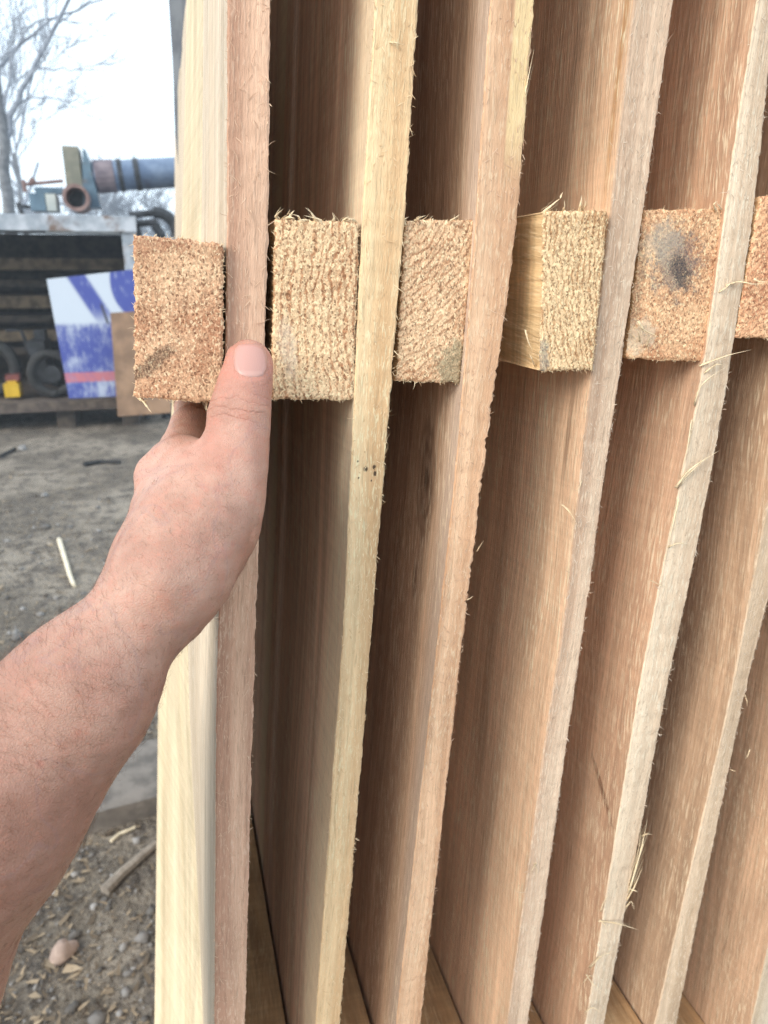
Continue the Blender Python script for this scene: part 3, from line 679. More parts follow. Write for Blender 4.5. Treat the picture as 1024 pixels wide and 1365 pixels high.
# ------------------------------------------------------------------ the arm and hand (one continuous surface)
HV = 0.00125
def build_arm():
    pr = []   # (a, b, ra, rb, k, squash normal, squash)
    def cap(a, b, ra, rb, k=0.006, n=None, s=1.0): pr.append((np.array(a), np.array(b), ra, rb, k, n, s))
    def chain(pts, k=0.006, n=None, s=1.0):
        for (p, r), (q, t) in zip(pts[:-1], pts[1:]): cap(p, q, r, t, k, n, s)
    D = atD
    MCP = D(229, 643, .291); WR = D(207, 792, .255); UL = D(200, 806, .284)
    # forearm: radius side, ulna side
    chain([(WR, .0152), (D(101, 933, .247), .0210), (D(-30, 1075, .240), .0305), (D(-200, 1330, .240), .040), (D(-360, 1620, .255), .040)], .02)
    chain([(UL, .0145), (D(108, 938, .285), .0195), (D(-22, 1086, .290), .028), (D(-190, 1340, .29), .036), (D(-350, 1620, .285), .038)], .02)
    # upper arm back past the camera
    EL = D(-355, 1620, .27); cap(EL, np.array([-.30, -.16, 1.22]), .041, .048, .02)
    # palm
    offs = [(0, 0, 0), (-.005, .005, -.018), (-.009, .006, -.034), (-.013, .003, -.047)]
    mc = []
    for q, o in enumerate(offs):
        mp = MCP+np.array(o); mc.append(mp)
        base = WR*(1-q/3)+UL*(q/3)
        cap(base, mp, .0132-.001*q, (.0116, .0115, .0108, .0096)[q], .012)
    # fingers laid along the far side of the panel
    fx = float(np.interp(1.48, ZL, edge_curves(PANELS[0]['L'], PANELS[0]['R'], YF)[0]))
    F = [[(mc[0], .0115), ((fx-.0105, .332, 1.4865), .0090), ((fx-.0090, .356, 1.4905), .0080), ((fx-.0080, .377, 1.4925), .0064)],
         [(mc[1], .0115), ((fx-.0115, .342, 1.4650), .0092), ((fx-.0100, .370, 1.4680), .0081), ((fx-.0085, .392, 1.4690), .0065)],
         [(mc[2], .0108), ((fx-.0125, .334, 1.4440), .0088), ((fx-.0105, .362, 1.4460), .0077), ((fx-.0092, .383, 1.4465), .0062)],
         [(mc[3], .0095), ((fx-.0130, .318, 1.4275), .0076), ((fx-.0118, .338, 1.4280), .0067), ((fx-.0108, .355, 1.4280), .0055)]]
    for q, f in enumerate(F): chain([(np.array(p), r) for p, r in f], .0035)
    # knuckle heads
    cap(D(207, 634, .290), D(207, 648, .288), .0066, .0064, .006)
    # thumb
    TH_ = [(D(333, 479, .2775), .0072), (D(331, 498, .2768), .0078), (D(325, 526, .2755), .0090), (D(319, 556, .2750), .0101), (D(314, 600, .2740), .0104), (D(302, 650, .2730), .0120)]
    chain(TH_, .006, FW*1.0, 0.86)
    chain([(D(302, 650, .2730), .0118), (D(277, 700, .2690), .0140), (D(243, 750, .263), .0140), (D(212, 800, .259), .0138)], .012)
    # flesh between thumb and index (the web)
    chain([(D(262, 655, .283), .0125), (D(255, 700, .272), .0150), (D(235, 750, .262), .0150)], .014)
    cap(D(246, 612, .291), D(284, 632, .279), .0085, .0085, .010)
    chain([(D(218, 772, .2440), .0045), (D(262, 706, .2560), .0042), (D(292, 648, .2640), .0042)], .007)
    # fleshy heel under the thumb
    cap(D(276, 715, .279), D(243, 768, .275), .0128, .0128, .012)
    lo = np.min([np.minimum(a-ra, b_-rb) for a, b_, ra, rb, *_ in pr], 0)-0.006
    hi = np.max([np.maximum(a+ra, b_+rb) for a, b_, ra, rb, *_ in pr], 0)+0.006
    n = np.ceil((hi-lo)/HV).astype(int)+1
    Fd = np.full(n, 0.05, np.float32)
    ax = [lo[i]+HV*np.arange(n[i]) for i in range(3)]
    for a, b_, ra, rb, k, nn, s in pr:
        pad = max(ra, rb)+k+0.004
        i0 = np.maximum(0, ((np.minimum(a, b_)-pad-lo)/HV).astype(int)); i1 = np.minimum(n, ((np.maximum(a, b_)+pad-lo)/HV).astype(int)+2)
        gx, gy, gz = np.meshgrid(*[ax[i][i0[i]:i1[i]] for i in range(3)], indexing='ij')
        ba = b_-a; L2 = ba@ba
        t = np.clip(((gx-a[0])*ba[0]+(gy-a[1])*ba[1]+(gz-a[2])*ba[2])/L2, 0, 1)
        ox, oy, oz = gx-a[0]-t*ba[0], gy-a[1]-t*ba[1], gz-a[2]-t*ba[2]
        if nn is not None:
            c = (ox*nn[0]+oy*nn[1]+oz*nn[2])*(1/s-1); ox = ox+nn[0]*c; oy = oy+nn[1]*c; oz = oz+nn[2]*c
        d = np.sqrt(ox*ox+oy*oy+oz*oz)-(ra+(rb-ra)*t)
        S = Fd[i0[0]:i1[0], i0[1]:i1[1], i0[2]:i1[2]]
        h = np.maximum(k-np.abs(S-d), 0)/k
        S[...] = np.minimum(S, d)-h*h*k*0.25
    # surface nets
    sgn = Fd < 0
    c = [sgn[i:n[0]-1+i, j:n[1]-1+j, l:n[2]-1+l] for i in (0, 1) for j in (0, 1) for l in (0, 1)]
    cnt = sum(x.astype(np.int8) for x in c)
    mixed = (cnt > 0) & (cnt < 8)
    ci = np.argwhere(mixed); vid = -np.ones(mixed.shape, np.int64); vid[mixed] = np.arange(len(ci))
    acc = np.zeros((len(ci), 3)); num = np.zeros(len(ci))
    cor = [(i, j, l) for i in (0, 1) for j in (0, 1) for l in (0, 1)]
    val = {q: Fd[ci[:, 0]+q[0], ci[:, 1]+q[1], ci[:, 2]+q[2]].astype(float) for q in cor}
    for q in cor:
        for axx in range(3):
            if q[axx] == 0:
                q2 = list(q); q2[axx] = 1; q2 = tuple(q2)
                va, vb = val[q], val[q2]; cr = (va < 0) != (vb < 0)
                tt = np.where(cr, va/(va-vb+1e-12), 0)
                pt = np.array(q, float)[None]+tt[:, None]*(np.array(q2)-np.array(q))[None]
                acc += np.where(cr[:, None], pt, 0); num += cr
    V = lo+HV*(ci+acc/num[:, None])
    faces = []
    for axx in range(3):
        o1, o2 = (axx+1) % 3, (axx+2) % 3
        s0 = [slice(None)]*3; s1 = [slice(None)]*3; s0[axx] = slice(0, -1); s1[axx] = slice(1, None)
        ch = sgn[tuple(s0)] != sgn[tuple(s1)]
        e = np.argwhere(ch)
        ok = (e[:, o1] > 0) & (e[:, o2] > 0) & (e[:, o1] < n[o1]-1) & (e[:, o2] < n[o2]-1)
        e = e[ok]
        ins = sgn[e[:, 0], e[:, 1], e[:, 2]]
        def vv(d1, d2):
            q = e.copy(); q[:, o1] -= d1; q[:, o2] -= d2; return vid[q[:, 0], q[:, 1], q[:, 2]]
        qd = np.stack([vv(1, 1), vv(0, 1), vv(0, 0), vv(1, 0)], 1)
        qd[~ins] = qd[~ins][:, ::-1]
        faces.append(qd)
    Fq = np.concatenate(faces)
    # light smoothing
    E_ = np.concatenate([Fq[:, [0, 1]], Fq[:, [1, 2]], Fq[:, [2, 3]], Fq[:, [3, 0]]])
    deg = np.bincount(E_.ravel(), minlength=len(V)).astype(float)
    for it in range(6):
        A = np.zeros_like(V)
        for i in range(3):
            A[:, i] = np.bincount(E_[:, 0], V[E_[:, 1], i], len(V))+np.bincount(E_[:, 1], V[E_[:, 0], i], len(V))
        V = V+(0.5 if it % 2 == 0 else -0.47)*(A/deg[:, None]-V)
    for amp, fr, sd0 in ((.00030, 330., 3), (.00012, 900., 4)):
        q = np.zeros(len(V)); r9 = np.random.default_rng(sd0)
        for _ in range(7):
            kd = r9.normal(0, 1, 3); kd *= fr/np.linalg.norm(kd)*r9.uniform(.6, 1.3); q += np.sin(V@kd+r9.uniform(0, 6.28))
        fn = np.cross(V[Fq[:, 2]]-V[Fq[:, 0]], V[Fq[:, 3]]-V[Fq[:, 1]]); vn = np.zeros_like(V)
        for c4 in range(4):
            for i in range(3): vn[:, i] += np.bincount(Fq[:, c4], fn[:, i], len(V))
        vn /= np.linalg.norm(vn, axis=1)[:, None]+1e-12
        V = V+vn*(amp*q/2.2)[:, None]
    def sdf(p):      # trilinear look-up, used to seat the nail and the hairs
        q = (p-lo)/HV; i = np.clip(q.astype(int), 0, n-2); f = q-i
        r = 0
        for a in (0, 1):
            for bb in (0, 1):
                for cc in (0, 1):
                    wgt = (f[:, 0] if a else 1-f[:, 0])*(f[:, 1] if bb else 1-f[:, 1])*(f[:, 2] if cc else 1-f[:, 2])
                    r = r+wgt*Fd[i[:, 0]+a, i[:, 1]+bb, i[:, 2]+cc]
        return r
    return V, Fq, sdf, TH_

AV, AF, SDF, THUMB = build_arm()
def sdf_normal(p):
    e = 0.0012; g = np.zeros_like(p)
    for i in range(3):
        d = np.zeros(3); d[i] = e; g[:, i] = SDF(p+d)-SDF(p-d)
    return g/(np.linalg.norm(g, axis=1)[:, None]+1e-9)
def seat(px, py):     # points of the skin surface below given pixels
    r = np.stack([ray(x, y) for x, y in zip(px, py)]); t = np.full(len(r), 0.16)
    for _ in range(120): t = t+np.clip(SDF(EYE+r*t[:, None]), -0.003, 0.004)*0.7
    return EYE+r*t[:, None]

person = thing('person', 'bare left forearm and hand reaching in, thumb on the first panel edge', 'person', tuple(WPOS and atD(-350, 1620, .27)))
# skin attributes: flush (redness), crease coordinate along the thumb, painted forearm shade
tc = np.array([p for p, r in THUMB])
ta, tb = tc[0], tc[4]; axd = (tb-ta)/np.linalg.norm(tb-ta)
s_th = (AV-ta)@axd
dist_axis = np.linalg.norm(AV-ta-np.clip(s_th, -0.01, 0.05)[:, None]*axd, axis=1)
onthumb = np.clip(1-(dist_axis-0.011)/0.006, 0, 1)*(s_th > -0.012)*(s_th < 0.055)
flush = onthumb*np.clip(1-np.abs(s_th-0.004)/0.02, 0.25, 1)
kn = atD(196, 636, .285); flush = np.maximum(flush, 0.55*np.exp(-(np.linalg.norm(AV-kn, axis=1)/0.011)**2))
wb = atD(285, 600, .27); flush = np.maximum(flush, 0.5*np.exp(-(np.linalg.norm(AV-wb, axis=1)/0.016)**2))
xax = np.cross(axd, FW)
G = np.stack([s_th, (AV-ta)@xax, onthumb], 1)
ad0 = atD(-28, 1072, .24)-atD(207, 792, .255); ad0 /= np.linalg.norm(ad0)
arm_shade = np.clip(((AV-atD(207, 792, .255))@ad0+.03)/.11, 0, 1)  # shade of a body not built here, painted into the forearm skin colour

sk = M('skin'); sg = sk.n('TexCoord').outputs['Object']
fl = sk.n('Attribute', {'attribute_name': 'flush'}).outputs['Fac']
crs = sk.n('SeparateXYZ', Vector=sk.attr('gp'))
b1 = sk.noise(sg, 38, 4, 0.6); b2 = sk.noise(sg, 160, 4, 0.6)
col = sk.mix(sk.mr(b1, 0.33, 0.68), sr(162, 121, 103), sr(188, 150, 131))
col = sk.mix(sk.mr(b2, 0.42, 0.7, 0, 0.35), col, sr(190, 126, 106))
col = sk.mix(sk.math('MULTIPLY', fl, 0.5), col, sr(200, 132, 116))
shade_f = sk.n('Attribute', {'attribute_name': 'arm_shade'}).outputs['Fac']
col = sk.mix(sk.math('MULTIPLY', shade_f, 0.75), col, sr(142, 102, 85))
vn_ = sk.noise(sg, 34, 2, 0.5, 0.8)
vn_ = sk.mr(sk.math('ABSOLUTE', sk.math('SUBTRACT', vn_, 0.5)), 0.004, 0.028, 0.14, 0.0)
col = sk.mix(vn_, col, sr(122, 104, 112))
vs2 = sk.n('TexVoronoi', Vector=sg, Scale=58.0)
col = sk.mix(sk.mr(vs2.outputs['Distance'], 0.03, 0.10, 0.32, 0.0), col, sr(168, 96, 78))
vs3 = sk.n('TexVoronoi', Vector=sg, Scale=420.0)
col = sk.mix(sk.mr(vs3.outputs['Distance'], 0.10, 0.34, 0.22, 0.0), col, sr(186, 120, 98))
# creases over the thumb joint
win = sk.math('MULTIPLY', sk.mr(sk.math('ABSOLUTE', sk.math('SUBTRACT', crs.outputs[0], 0.0205)), 0.0035, 0.0085, 1.0, 0.0), crs.outputs[2])
cv = sk.math('ADD', crs.outputs[0], sk.math('MULTIPLY', sk.math('SUBTRACT', sk.noise(sk.mul(sk.attr('gp'), (110, 150, 0)), 1, 3), 0.5), 0.0075))
cv = sk.math('ADD', cv, sk.math('MULTIPLY', sk.math('MULTIPLY', crs.outputs[1], crs.outputs[1]), -14.0))
cw = sk.math('POWER', sk.math('ABSOLUTE', sk.math('SINE', sk.math('MULTIPLY', cv, 900.0))), 0.35)
crease = sk.math('MULTIPLY', sk.math('SUBTRACT', 1.0, cw), win)
col = sk.mix(sk.math('MULTIPLY', crease, 0.25), col, sr(150, 88, 74))
cell = sk.n('TexVoronoi', {'feature': 'DISTANCE_TO_EDGE'}, Vector=sk.n('VectorMath', {'operation': 'ADD'}, _0=sg, _1=sk.scale(sk.n('TexNoise', Vector=sg, Scale=300.0).outputs[1], 0.004)).outputs[0], Scale=900.0).outputs['Distance']
hh = sk.math('ADD', sk.math('MULTIPLY', sk.mr(cell, 0.0, 0.25), 0.5), sk.math('ADD', sk.math('MULTIPLY', b2, 0.5), sk.math('MULTIPLY', crease, -1.7)))
skn = sk.bump(hh, 0.00022, 0.75)
skin = sk.out(col, 0.5, skn, Subsurface_Weight=0.22, Subsurface_Radius=(1.0, 0.35, 0.2), Subsurface_Scale=0.0035, Specular_IOR_Level=0.35)
rel = AV-EYE; zd = rel@FW; ux = (W_/2+F_*(rel@RT)/zd-334)/24.0; uy = (480.5-(H_/2-F_*(rel@UP)/zd))/23.5
sn = (np.abs(ux)**3+np.abs(uy)**3)**(1/3); nearn = (zd < .285)*(uy < 0.75)*onthumb
flush = np.maximum(flush, nearn*1.3*np.exp(-((sn-1.08)/0.10)**2))
AV = AV+sdf_normal(AV)*(nearn*0.00030*np.exp(-((sn-1.22)/0.13)**2))[:, None]
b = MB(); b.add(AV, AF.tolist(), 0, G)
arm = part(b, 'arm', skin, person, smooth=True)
fb = arm.data.attributes.new('arm_shade', 'FLOAT', 'POINT'); fb.data.foreach_set('value', arm_shade.astype(np.float32))
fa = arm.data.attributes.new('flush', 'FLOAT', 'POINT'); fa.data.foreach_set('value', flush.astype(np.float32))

# thumbnail: curved plate seated on the thumb
nl = M('nail'); ng = nl.attr('gp'); nz = nl.n('SeparateXYZ', Vector=ng)
ncol = nl.mix(nl.mr(nz.outputs[1], 0.03, 0.07), sr(186, 150, 140), sr(184, 138, 126))
lun = nl.vm('LENGTH', nl.vm('MULTIPLY', nl.vm('SUBTRACT', ng, (0.5, -0.02, 0)), (1.9, 4.2, 0)))
ncol = nl.mix(nl.mr(lun, 0.75, 1.05, 0.3, 0.0), ncol, sr(204, 166, 154))
nr = nl.noise(nl.mul(ng, (60, 2, 1)), 1, 2)
nail_m = nl.out(ncol, 0.30, nl.bump(nr, 0.0001, 0.5), Specular_IOR_Level=0.5, Subsurface_Weight=0.1, Subsurface_Scale=0.002)
nu, nv = 25, 27
uu, vv = np.meshgrid(np.linspace(-1, 1, nu), np.linspace(-1, 1, nv), indexing='ij')
pw = 3.0
sq = (np.abs(uu)**pw+np.abs(vv)**pw)**(1/pw); mx = np.maximum(np.abs(uu), np.abs(vv)); kk = np.where(sq > 1e-6, mx/np.maximum(sq, 1e-6), 1)
ue, ve = uu*kk, vv*kk
px = 334+ve*(-1.5)+ue*(24.0-1.5*np.maximum(0, -ve)); py = 480.5-ve*23.5+ue*1.0
NP = seat(px.ravel(), py.ravel()); NN = sdf_normal(NP)
rim = np.clip((1-np.maximum(np.abs(uu), np.abs(vv)))/0.16, 0, 1).ravel()
NP2 = NP+NN*(-0.0005+0.00075*rim**0.5)[:, None]
b = MB(); b.grid(NP2.reshape(nu, nv, 3), 0, np.stack([(uu+1)/2, (vv+1)/2, 0*uu], -1))
part(b, 'thumbnail', nail_m, person, smooth=True)

# fine arm hair
hm = M('hair'); hair_m = hm.out(sr(112, 78, 56), 0.5)
b = MB()
cam_face = (AV-EYE); sel = rng.permutation(len(AV))[:60000]
nrm_all = sdf_normal(AV[sel])
d_w = (AV[sel]-atD(207, 792, .255))@((atD(-28, 1072, .24)-atD(207, 792, .255))/np.linalg.norm(atD(-28, 1072, .24)-atD(207, 792, .255)))
prob = np.clip((d_w+0.035)/0.05, 0, 1)*(AV[sel][:, 2] > 1.15)*(AV[sel][:, 1] > 0.06)
ks = np.where(rng.random(len(sel)) < np.maximum(prob, 0.7*(AV[sel][:, 2] > 1.15)*(d_w > -0.05)*(d_w < 0.02))*0.5)[0]
adir = (atD(207, 792, .255)-atD(-28, 1072, .24)); adir /= np.linalg.norm(adir)
for q in ks:
    p = AV[sel[q]]; nn = nrm_all[q]
    tdir = -adir*0.1+np.cross(nn, adir)*rng.normal(0.75, 0.25)+adir*rng.normal(0.25, 0.3)
    tdir -= nn*(tdir@nn); tdir /= np.linalg.norm(tdir)+1e-9
    Lh = rng.uniform(0.003, 0.009)*np.clip(0.4+d_w[q]/0.07, 0.3, 1.0)
    cvx = np.cross(nn, tdir)*rng.normal(0, 0.3)
    pts = [p+tdir*Lh*t+nn*(Lh*0.30*t*(1-0.35*t))+cvx*Lh*t*t for t in (0, 0.35, 0.7, 1.0)]
    b.tube(pts, [0.000032, 0.00003, 0.000024, 0.00001], 3, cap=False)
o = part(b, 'arm_hair', hair_m, person); o['kind'] = 'stuff'

# ------------------------------------------------------------------ the yard behind
steel = plain('weathered_steel', sr(140, 148, 156), sr(184, 188, 194), 6, 0.5, 0.1, c3=sr(112, 92, 80))
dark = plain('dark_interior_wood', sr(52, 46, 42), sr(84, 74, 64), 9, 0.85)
grayplank = wood('weathered_plank', sr(150, 140, 128), sr(112, 102, 92), sr(176, 168, 156), 5, 0.3, 0.2)
rubber = plain('rubber', sr(30, 30, 31), sr(48, 47, 46), 30, 0.8)
blackm = plain('black_metal', sr(28, 30, 33), sr(56, 58, 62), 14, 0.5, 0.2)
YT = 8.4
def bx(b, x0, y0, x1, y1, Y, d, mat=0):
    """box whose front face spans pixels (x0, y0)-(x1, y1) at depth Y, d thick"""
    p = onY(x0, y0, Y); q = onY(x1, y1, Y)
    b.box((min(p[0], q[0]), Y, min(p[2], q[2])), (max(p[0], q[0]), Y+d, max(p[2], q[2])), mat)
tl = onY(-140, 300, YT); tr = onY(172, 286, YT); zt = (tl[2]+tr[2])/2
xr_ = tr[0]; xl_ = -6.4
zf = onY(100, 532, YT)[2]
trailer = thing('box_trailer', 'open sided grey box trailer with dark interior behind the yard', 'trailer', ((xl_+xr_)/2, YT+1.1, 0))
b = MB(); b.box((xl_-.05, YT-.06, zt-.02), (xr_+.06, YT+2.3, zt+.05)); b.box((xl_-.05, YT-.09, zt-.10), (xr_+.06, YT-.06, zt+.04)); part(b, 'roof', steel, trailer)
b = MB(); bx(b, 60, 302, 160, 312, YT-.03, .04); part(b, 'fascia_strip', plain('pale_strip', sr(176, 184, 190), sr(206, 210, 212), 8), trailer)
for xx in (xr_, -2.55, -4.5, xl_+.1):
    b = MB(); b.box((xx-.09, YT-.05, zf-.02), (xx+.05, YT+.10, zt-.021)); part(b, 'post', steel, trailer)
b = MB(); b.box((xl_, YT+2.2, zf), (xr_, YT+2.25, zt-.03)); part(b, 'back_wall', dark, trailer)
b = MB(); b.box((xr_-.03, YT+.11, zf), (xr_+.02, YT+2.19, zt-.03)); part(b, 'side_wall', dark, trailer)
b = MB(); b.box((xl_-.05, YT-.12, zf-.10), (xr_+.1, YT+2.3, zf-.001)); part(b, 'floor', plain('worn_deck', sr(70, 60, 54), sr(104, 92, 82), 12, 0.85), trailer)
pl = plain('shelf_wood', sr(92, 78, 62), sr(138, 120, 96), 8, 0.85)
for k, (py, hh) in enumerate([(352, 13), (378, 8), (402, 14), (424, 8), (446, 12), (466, 8)]):
    z = onY(50, py, YT+1.5)[2]
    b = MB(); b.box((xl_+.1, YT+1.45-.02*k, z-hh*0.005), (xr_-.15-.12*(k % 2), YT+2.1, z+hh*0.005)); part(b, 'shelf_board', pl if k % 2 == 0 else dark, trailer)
for xx in (-.45, -1.1, -2.0, -3.4, -5.2):
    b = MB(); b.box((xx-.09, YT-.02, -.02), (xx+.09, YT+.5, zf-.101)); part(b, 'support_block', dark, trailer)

def leaning(name, mats, label, cat, px4, Yt, Yb, th):
    """flat board leaning back: four front-corner pixels TL TR BR BL; top at depth Yt, foot at Yb"""
    c = np.array([onY(*px4[0], Yt), onY(*px4[1], Yt), onY(*px4[2], Yb), onY(*px4[3], Yb)])
    nrm = np.cross(c[1]-c[0], c[3]-c[0]); nrm /= np.linalg.norm(nrm)
    if nrm[1] < 0: nrm = -nrm
    bb = c+nrm*th
    V = np.concatenate([c, bb]); Wd = np.linalg.norm(c[1]-c[0]); Hd = np.linalg.norm(c[3]-c[0])
    g = np.array([(0, 0, 1), (1, 0, 1), (1, 0, 0), (0, 0, 0)]*2, float)
    b = MB(); b.add(V, [(0, 3, 2, 1), (4, 5, 6, 7), (0, 1, 5, 4), (1, 2, 6, 5), (2, 3, 7, 6), (3, 0, 4, 7)], 0, g)
    return solo(b, name, mats, label, cat)
sm_ = M('painted_sign'); sg_ = sm_.attr('gp'); sx = sm_.n('SeparateXYZ', Vector=sg_)
u_, v_ = sx.outputs[0], sx.outputs[2]
BL_, WH_ = sr(42, 56, 132), sr(172, 180, 190)
wear = sm_.noise(sg_, 4, 5, 0.65); wear2 = sm_.noise(sm_.mul(sg_, (22, 1, 9)), 1, 5, 0.7)
cir = sm_.vm('LENGTH', sm_.vm('MULTIPLY', sm_.vm('SUBTRACT', sg_, (1.0, 0, 0.93)), (1.0, 0, 1.05)))
f_c = sm_.mr(cir, 0.34, 0.37, 1.0, 0.0)
dg = sm_.math('ABSOLUTE', sm_.math('SUBTRACT', sm_.math('ADD', u_, sm_.math('MULTIPLY', v_, 0.72)), 1.02))
f_d = sm_.math('MULTIPLY', sm_.mr(dg, 0.07, 0.12, 1.0, 0.0), sm_.mr(v_, 0.55, 0.75))
f_l = sm_.math('MULTIPLY', sm_.mr(v_, 0.60, 0.64, 1.0, 0.0), sm_.mr(sm_.math('ADD', sm_.math('MULTIPLY', wear, 0.65), sm_.math('MULTIPLY', wear2, 0.35)), 0.46, 0.62, 1.0, 0.25))
f_all = sm_.math('MAXIMUM', f_c, sm_.math('MAXIMUM', f_d, f_l))
f_all = sm_.math('MULTIPLY', f_all, sm_.mr(wear2, 0.32, 0.46, 0.55, 1.0))
sc_ = sm_.mix(f_all, WH_, BL_)
f_r = sm_.math('MULTIPLY', sm_.mr(v_, 0.125, 0.14), sm_.mr(v_, 0.205, 0.22, 1.0, 0.0))
sc_ = sm_.mix(sm_.math('MULTIPLY', f_r, sm_.mr(wear2, 0.36, 0.55, 0.6, 1.0)), sc_, sr(166, 92, 100))
crk = sm_.math('MULTIPLY', sm_.mr(sm_.math('ABSOLUTE', sm_.math('ADD', sm_.math('MULTIPLY', sm_.math('SUBTRACT', u_, 0.56), 1.0), sm_.math('MULTIPLY', sm_.math('SUBTRACT', v_, 0.68), 0.35))), 0.008, 0.02, 1, 0), sm_.math('MULTIPLY', sm_.mr(v_, 0.58, 0.62), sm_.mr(v_, 0.74, 0.78, 1, 0)))
sc_ = sm_.mix(crk, sc_, sr(40, 40, 52))
sign_m = sm_.out(sc_, 0.5)
leaning('painted_board', sign_m, 'scuffed blue and white painted board with a red stripe, leaning on the trailer', 'sign', [(62, 372), (190, 358), (205, 526), (92, 531)], YT-.13, YT-.50, .03)
ply = plain('plywood_brown', sr(112, 86, 64), sr(142, 112, 86), 5, 0.75)
leaning('plywood_sheet', ply, 'plain brown plywood sheet leaning in front of the painted board', 'board', [(147, 417), (222, 412), (228, 550), (157, 555)], YT-.55, YT-.85, .03)

# dust blower on the trailer roof
YM = YT+.35
zr_ = zt+.05
blu = plain('machine_blue', sr(62, 84, 100), sr(92, 116, 130), 6, 0.55, 0.0, c3=sr(104, 84, 72))
grn = plain('machine_green', sr(106, 106, 92), sr(132, 128, 112), 5, 0.6, 0.0, c3=sr(122, 98, 78))
pipe_m = plain('pipe_blue', sr(78, 96, 122), sr(112, 128, 150), 4, 0.45, 0.2, c3=sr(92, 84, 92))
rust = plain('rusty_red', sr(104, 78, 72), sr(140, 114, 106), 7, 0.7)
mc_ = onY(100, 260, YM)
mach = thing('dust_blower', 'blue and rusty blower machine with a long duct on the trailer roof', 'machine', (mc_[0], YM, zr_))
b = MB(); bx(b, 82, 194, 110, 250, YM+.1, .35); p_ = onY(110, 194, YM+.1); q_ = onY(128, 278, YM+.1)
part(b, 'housing', grn, mach)
b = MB(); v0 = [onY(110, 195, YM+.1), onY(118, 212, YM+.1), onY(134, 276, YM+.1), onY(110, 276, YM+.1)]
v1 = [v+np.array([0, .35, 0]) for v in v0]
b.add(np.array(v0+v1), [(0, 3, 2, 1), (4, 5, 6, 7), (0, 1, 5, 4), (1, 2, 6, 5), (2, 3, 7, 6), (3, 0, 4, 7)])
part(b, 'side_plate', blu, mach)
b = MB(); cc = onY(101, 263, YM-.1); rO = np.linalg.norm(onY(119, 263, YM-.1)-cc); rI = rO*0.74
a = np.linspace(0, 2*np.pi, 33)[:-1]
rings = []
for (rr, dy) in ((rI, .45), (rI, 0), (rO, 0), (rO*1.0, .45)):
    rings.append(np.stack([cc[0]+rr*np.cos(a), np.full(32, cc[1]+dy), cc[2]+rr*np.sin(a)], 1))
Rg = np.stack(rings, 0); Rg = np.concatenate([Rg, Rg[:, :1]], 1); b.grid(Rg)
outl = part(b, 'outlet', rust, mach, smooth=False)
b = MB(); b.add(np.stack([cc[0]+rI*np.cos(a), np.full(32, cc[1]+.4), cc[2]+rI*np.sin(a)], 1), [tuple(range(32))]); o = b.build('throat', blackm, origin=WPOS[mach.name]); o.parent = outl; o.location = (0, 0, 0)
b = MB(); p0 = onY(126, 236, YM+.25); p1 = onY(300, 226, YM+.25); rp = 0.15
b.tube(np.linspace(p0, p1, 6), rp, 20); part(b, 'duct', pipe_m, mach, smooth=True)
for (ax_, wd_, mt) in ((128, 24, plain('flange_purple', sr(92, 82, 90), sr(124, 112, 116), 7, 0.7, c3=sr(112, 84, 76))), (157, 6, blackm), (178, 7, blackm)):
    b = MB(); q0 = p0+(p1-p0)*((ax_-126)/174); q1 = p0+(p1-p0)*((ax_+wd_-126)/174); b.tube([q0, q1], rp+.012, 20); part(b, 'flange', mt, mach)
b = MB(); bx(b, 38, 257, 62, 281, YM, .3); part(b, 'motor', blu, mach)
b = MB(); bx(b, 60, 258, 76, 281, YM-.02, .34); part(b, 'motor_cover', plain('pale_paint', sr(150, 156, 152), sr(184, 186, 178), 6), mach)
b = MB(); bx(b, 46, 249, 84, 258, YM+.08, .2); part(b, 'drive_beam', blu, mach)
b = MB(); b.tube([onY(30, 246, YM+.1), onY(84, 241, YM+.1)], .018, 8); b.tube([onY(31, 240, YM+.1), onY(34, 256, YM+.1)], .02, 8); b.tube([onY(40, 239, YM+.1), onY(46, 243, YM+.1)], .03, 8); part(b, 'handrail', rust, mach)
b = MB(); b.tube([onY(24, 270, YM), onY(30, 288, YM)], .025, 8); b.tube([onY(22, 274, YM), onY(40, 276, YM)], .02, 8); part(b, 'lever', blackm, mach)

# dark iron frame with a bent guard right of the trailer
b = MB()
for (py0, py1) in ((287, 283), (299, 296)): b.tube([onY(172, py0, YT+.3), onY(210, py1, YT+.3)], .035, 8)
b.tube([onY(178, 286, YT+.3), onY(186, 312, YT+.3), onY(190, 420, YT+.3), onY(196, 560, YT+.3)], .03, 8)
arc = [onY(207+28*math.sin(t), 312-29*math.cos(t), YT+.3) for t in np.linspace(-.1, 1.75, 12)]
b.tube(arc, .06, 8)
b.tube([onY(207, 300, YT+.3), onY(214, 312, YT+.3), onY(222, 560, YT+.3)], .05, 8)
solo(b, 'iron_frame', blackm, 'dark iron frame with a rounded guard at the end of the trailer', 'metal frame')

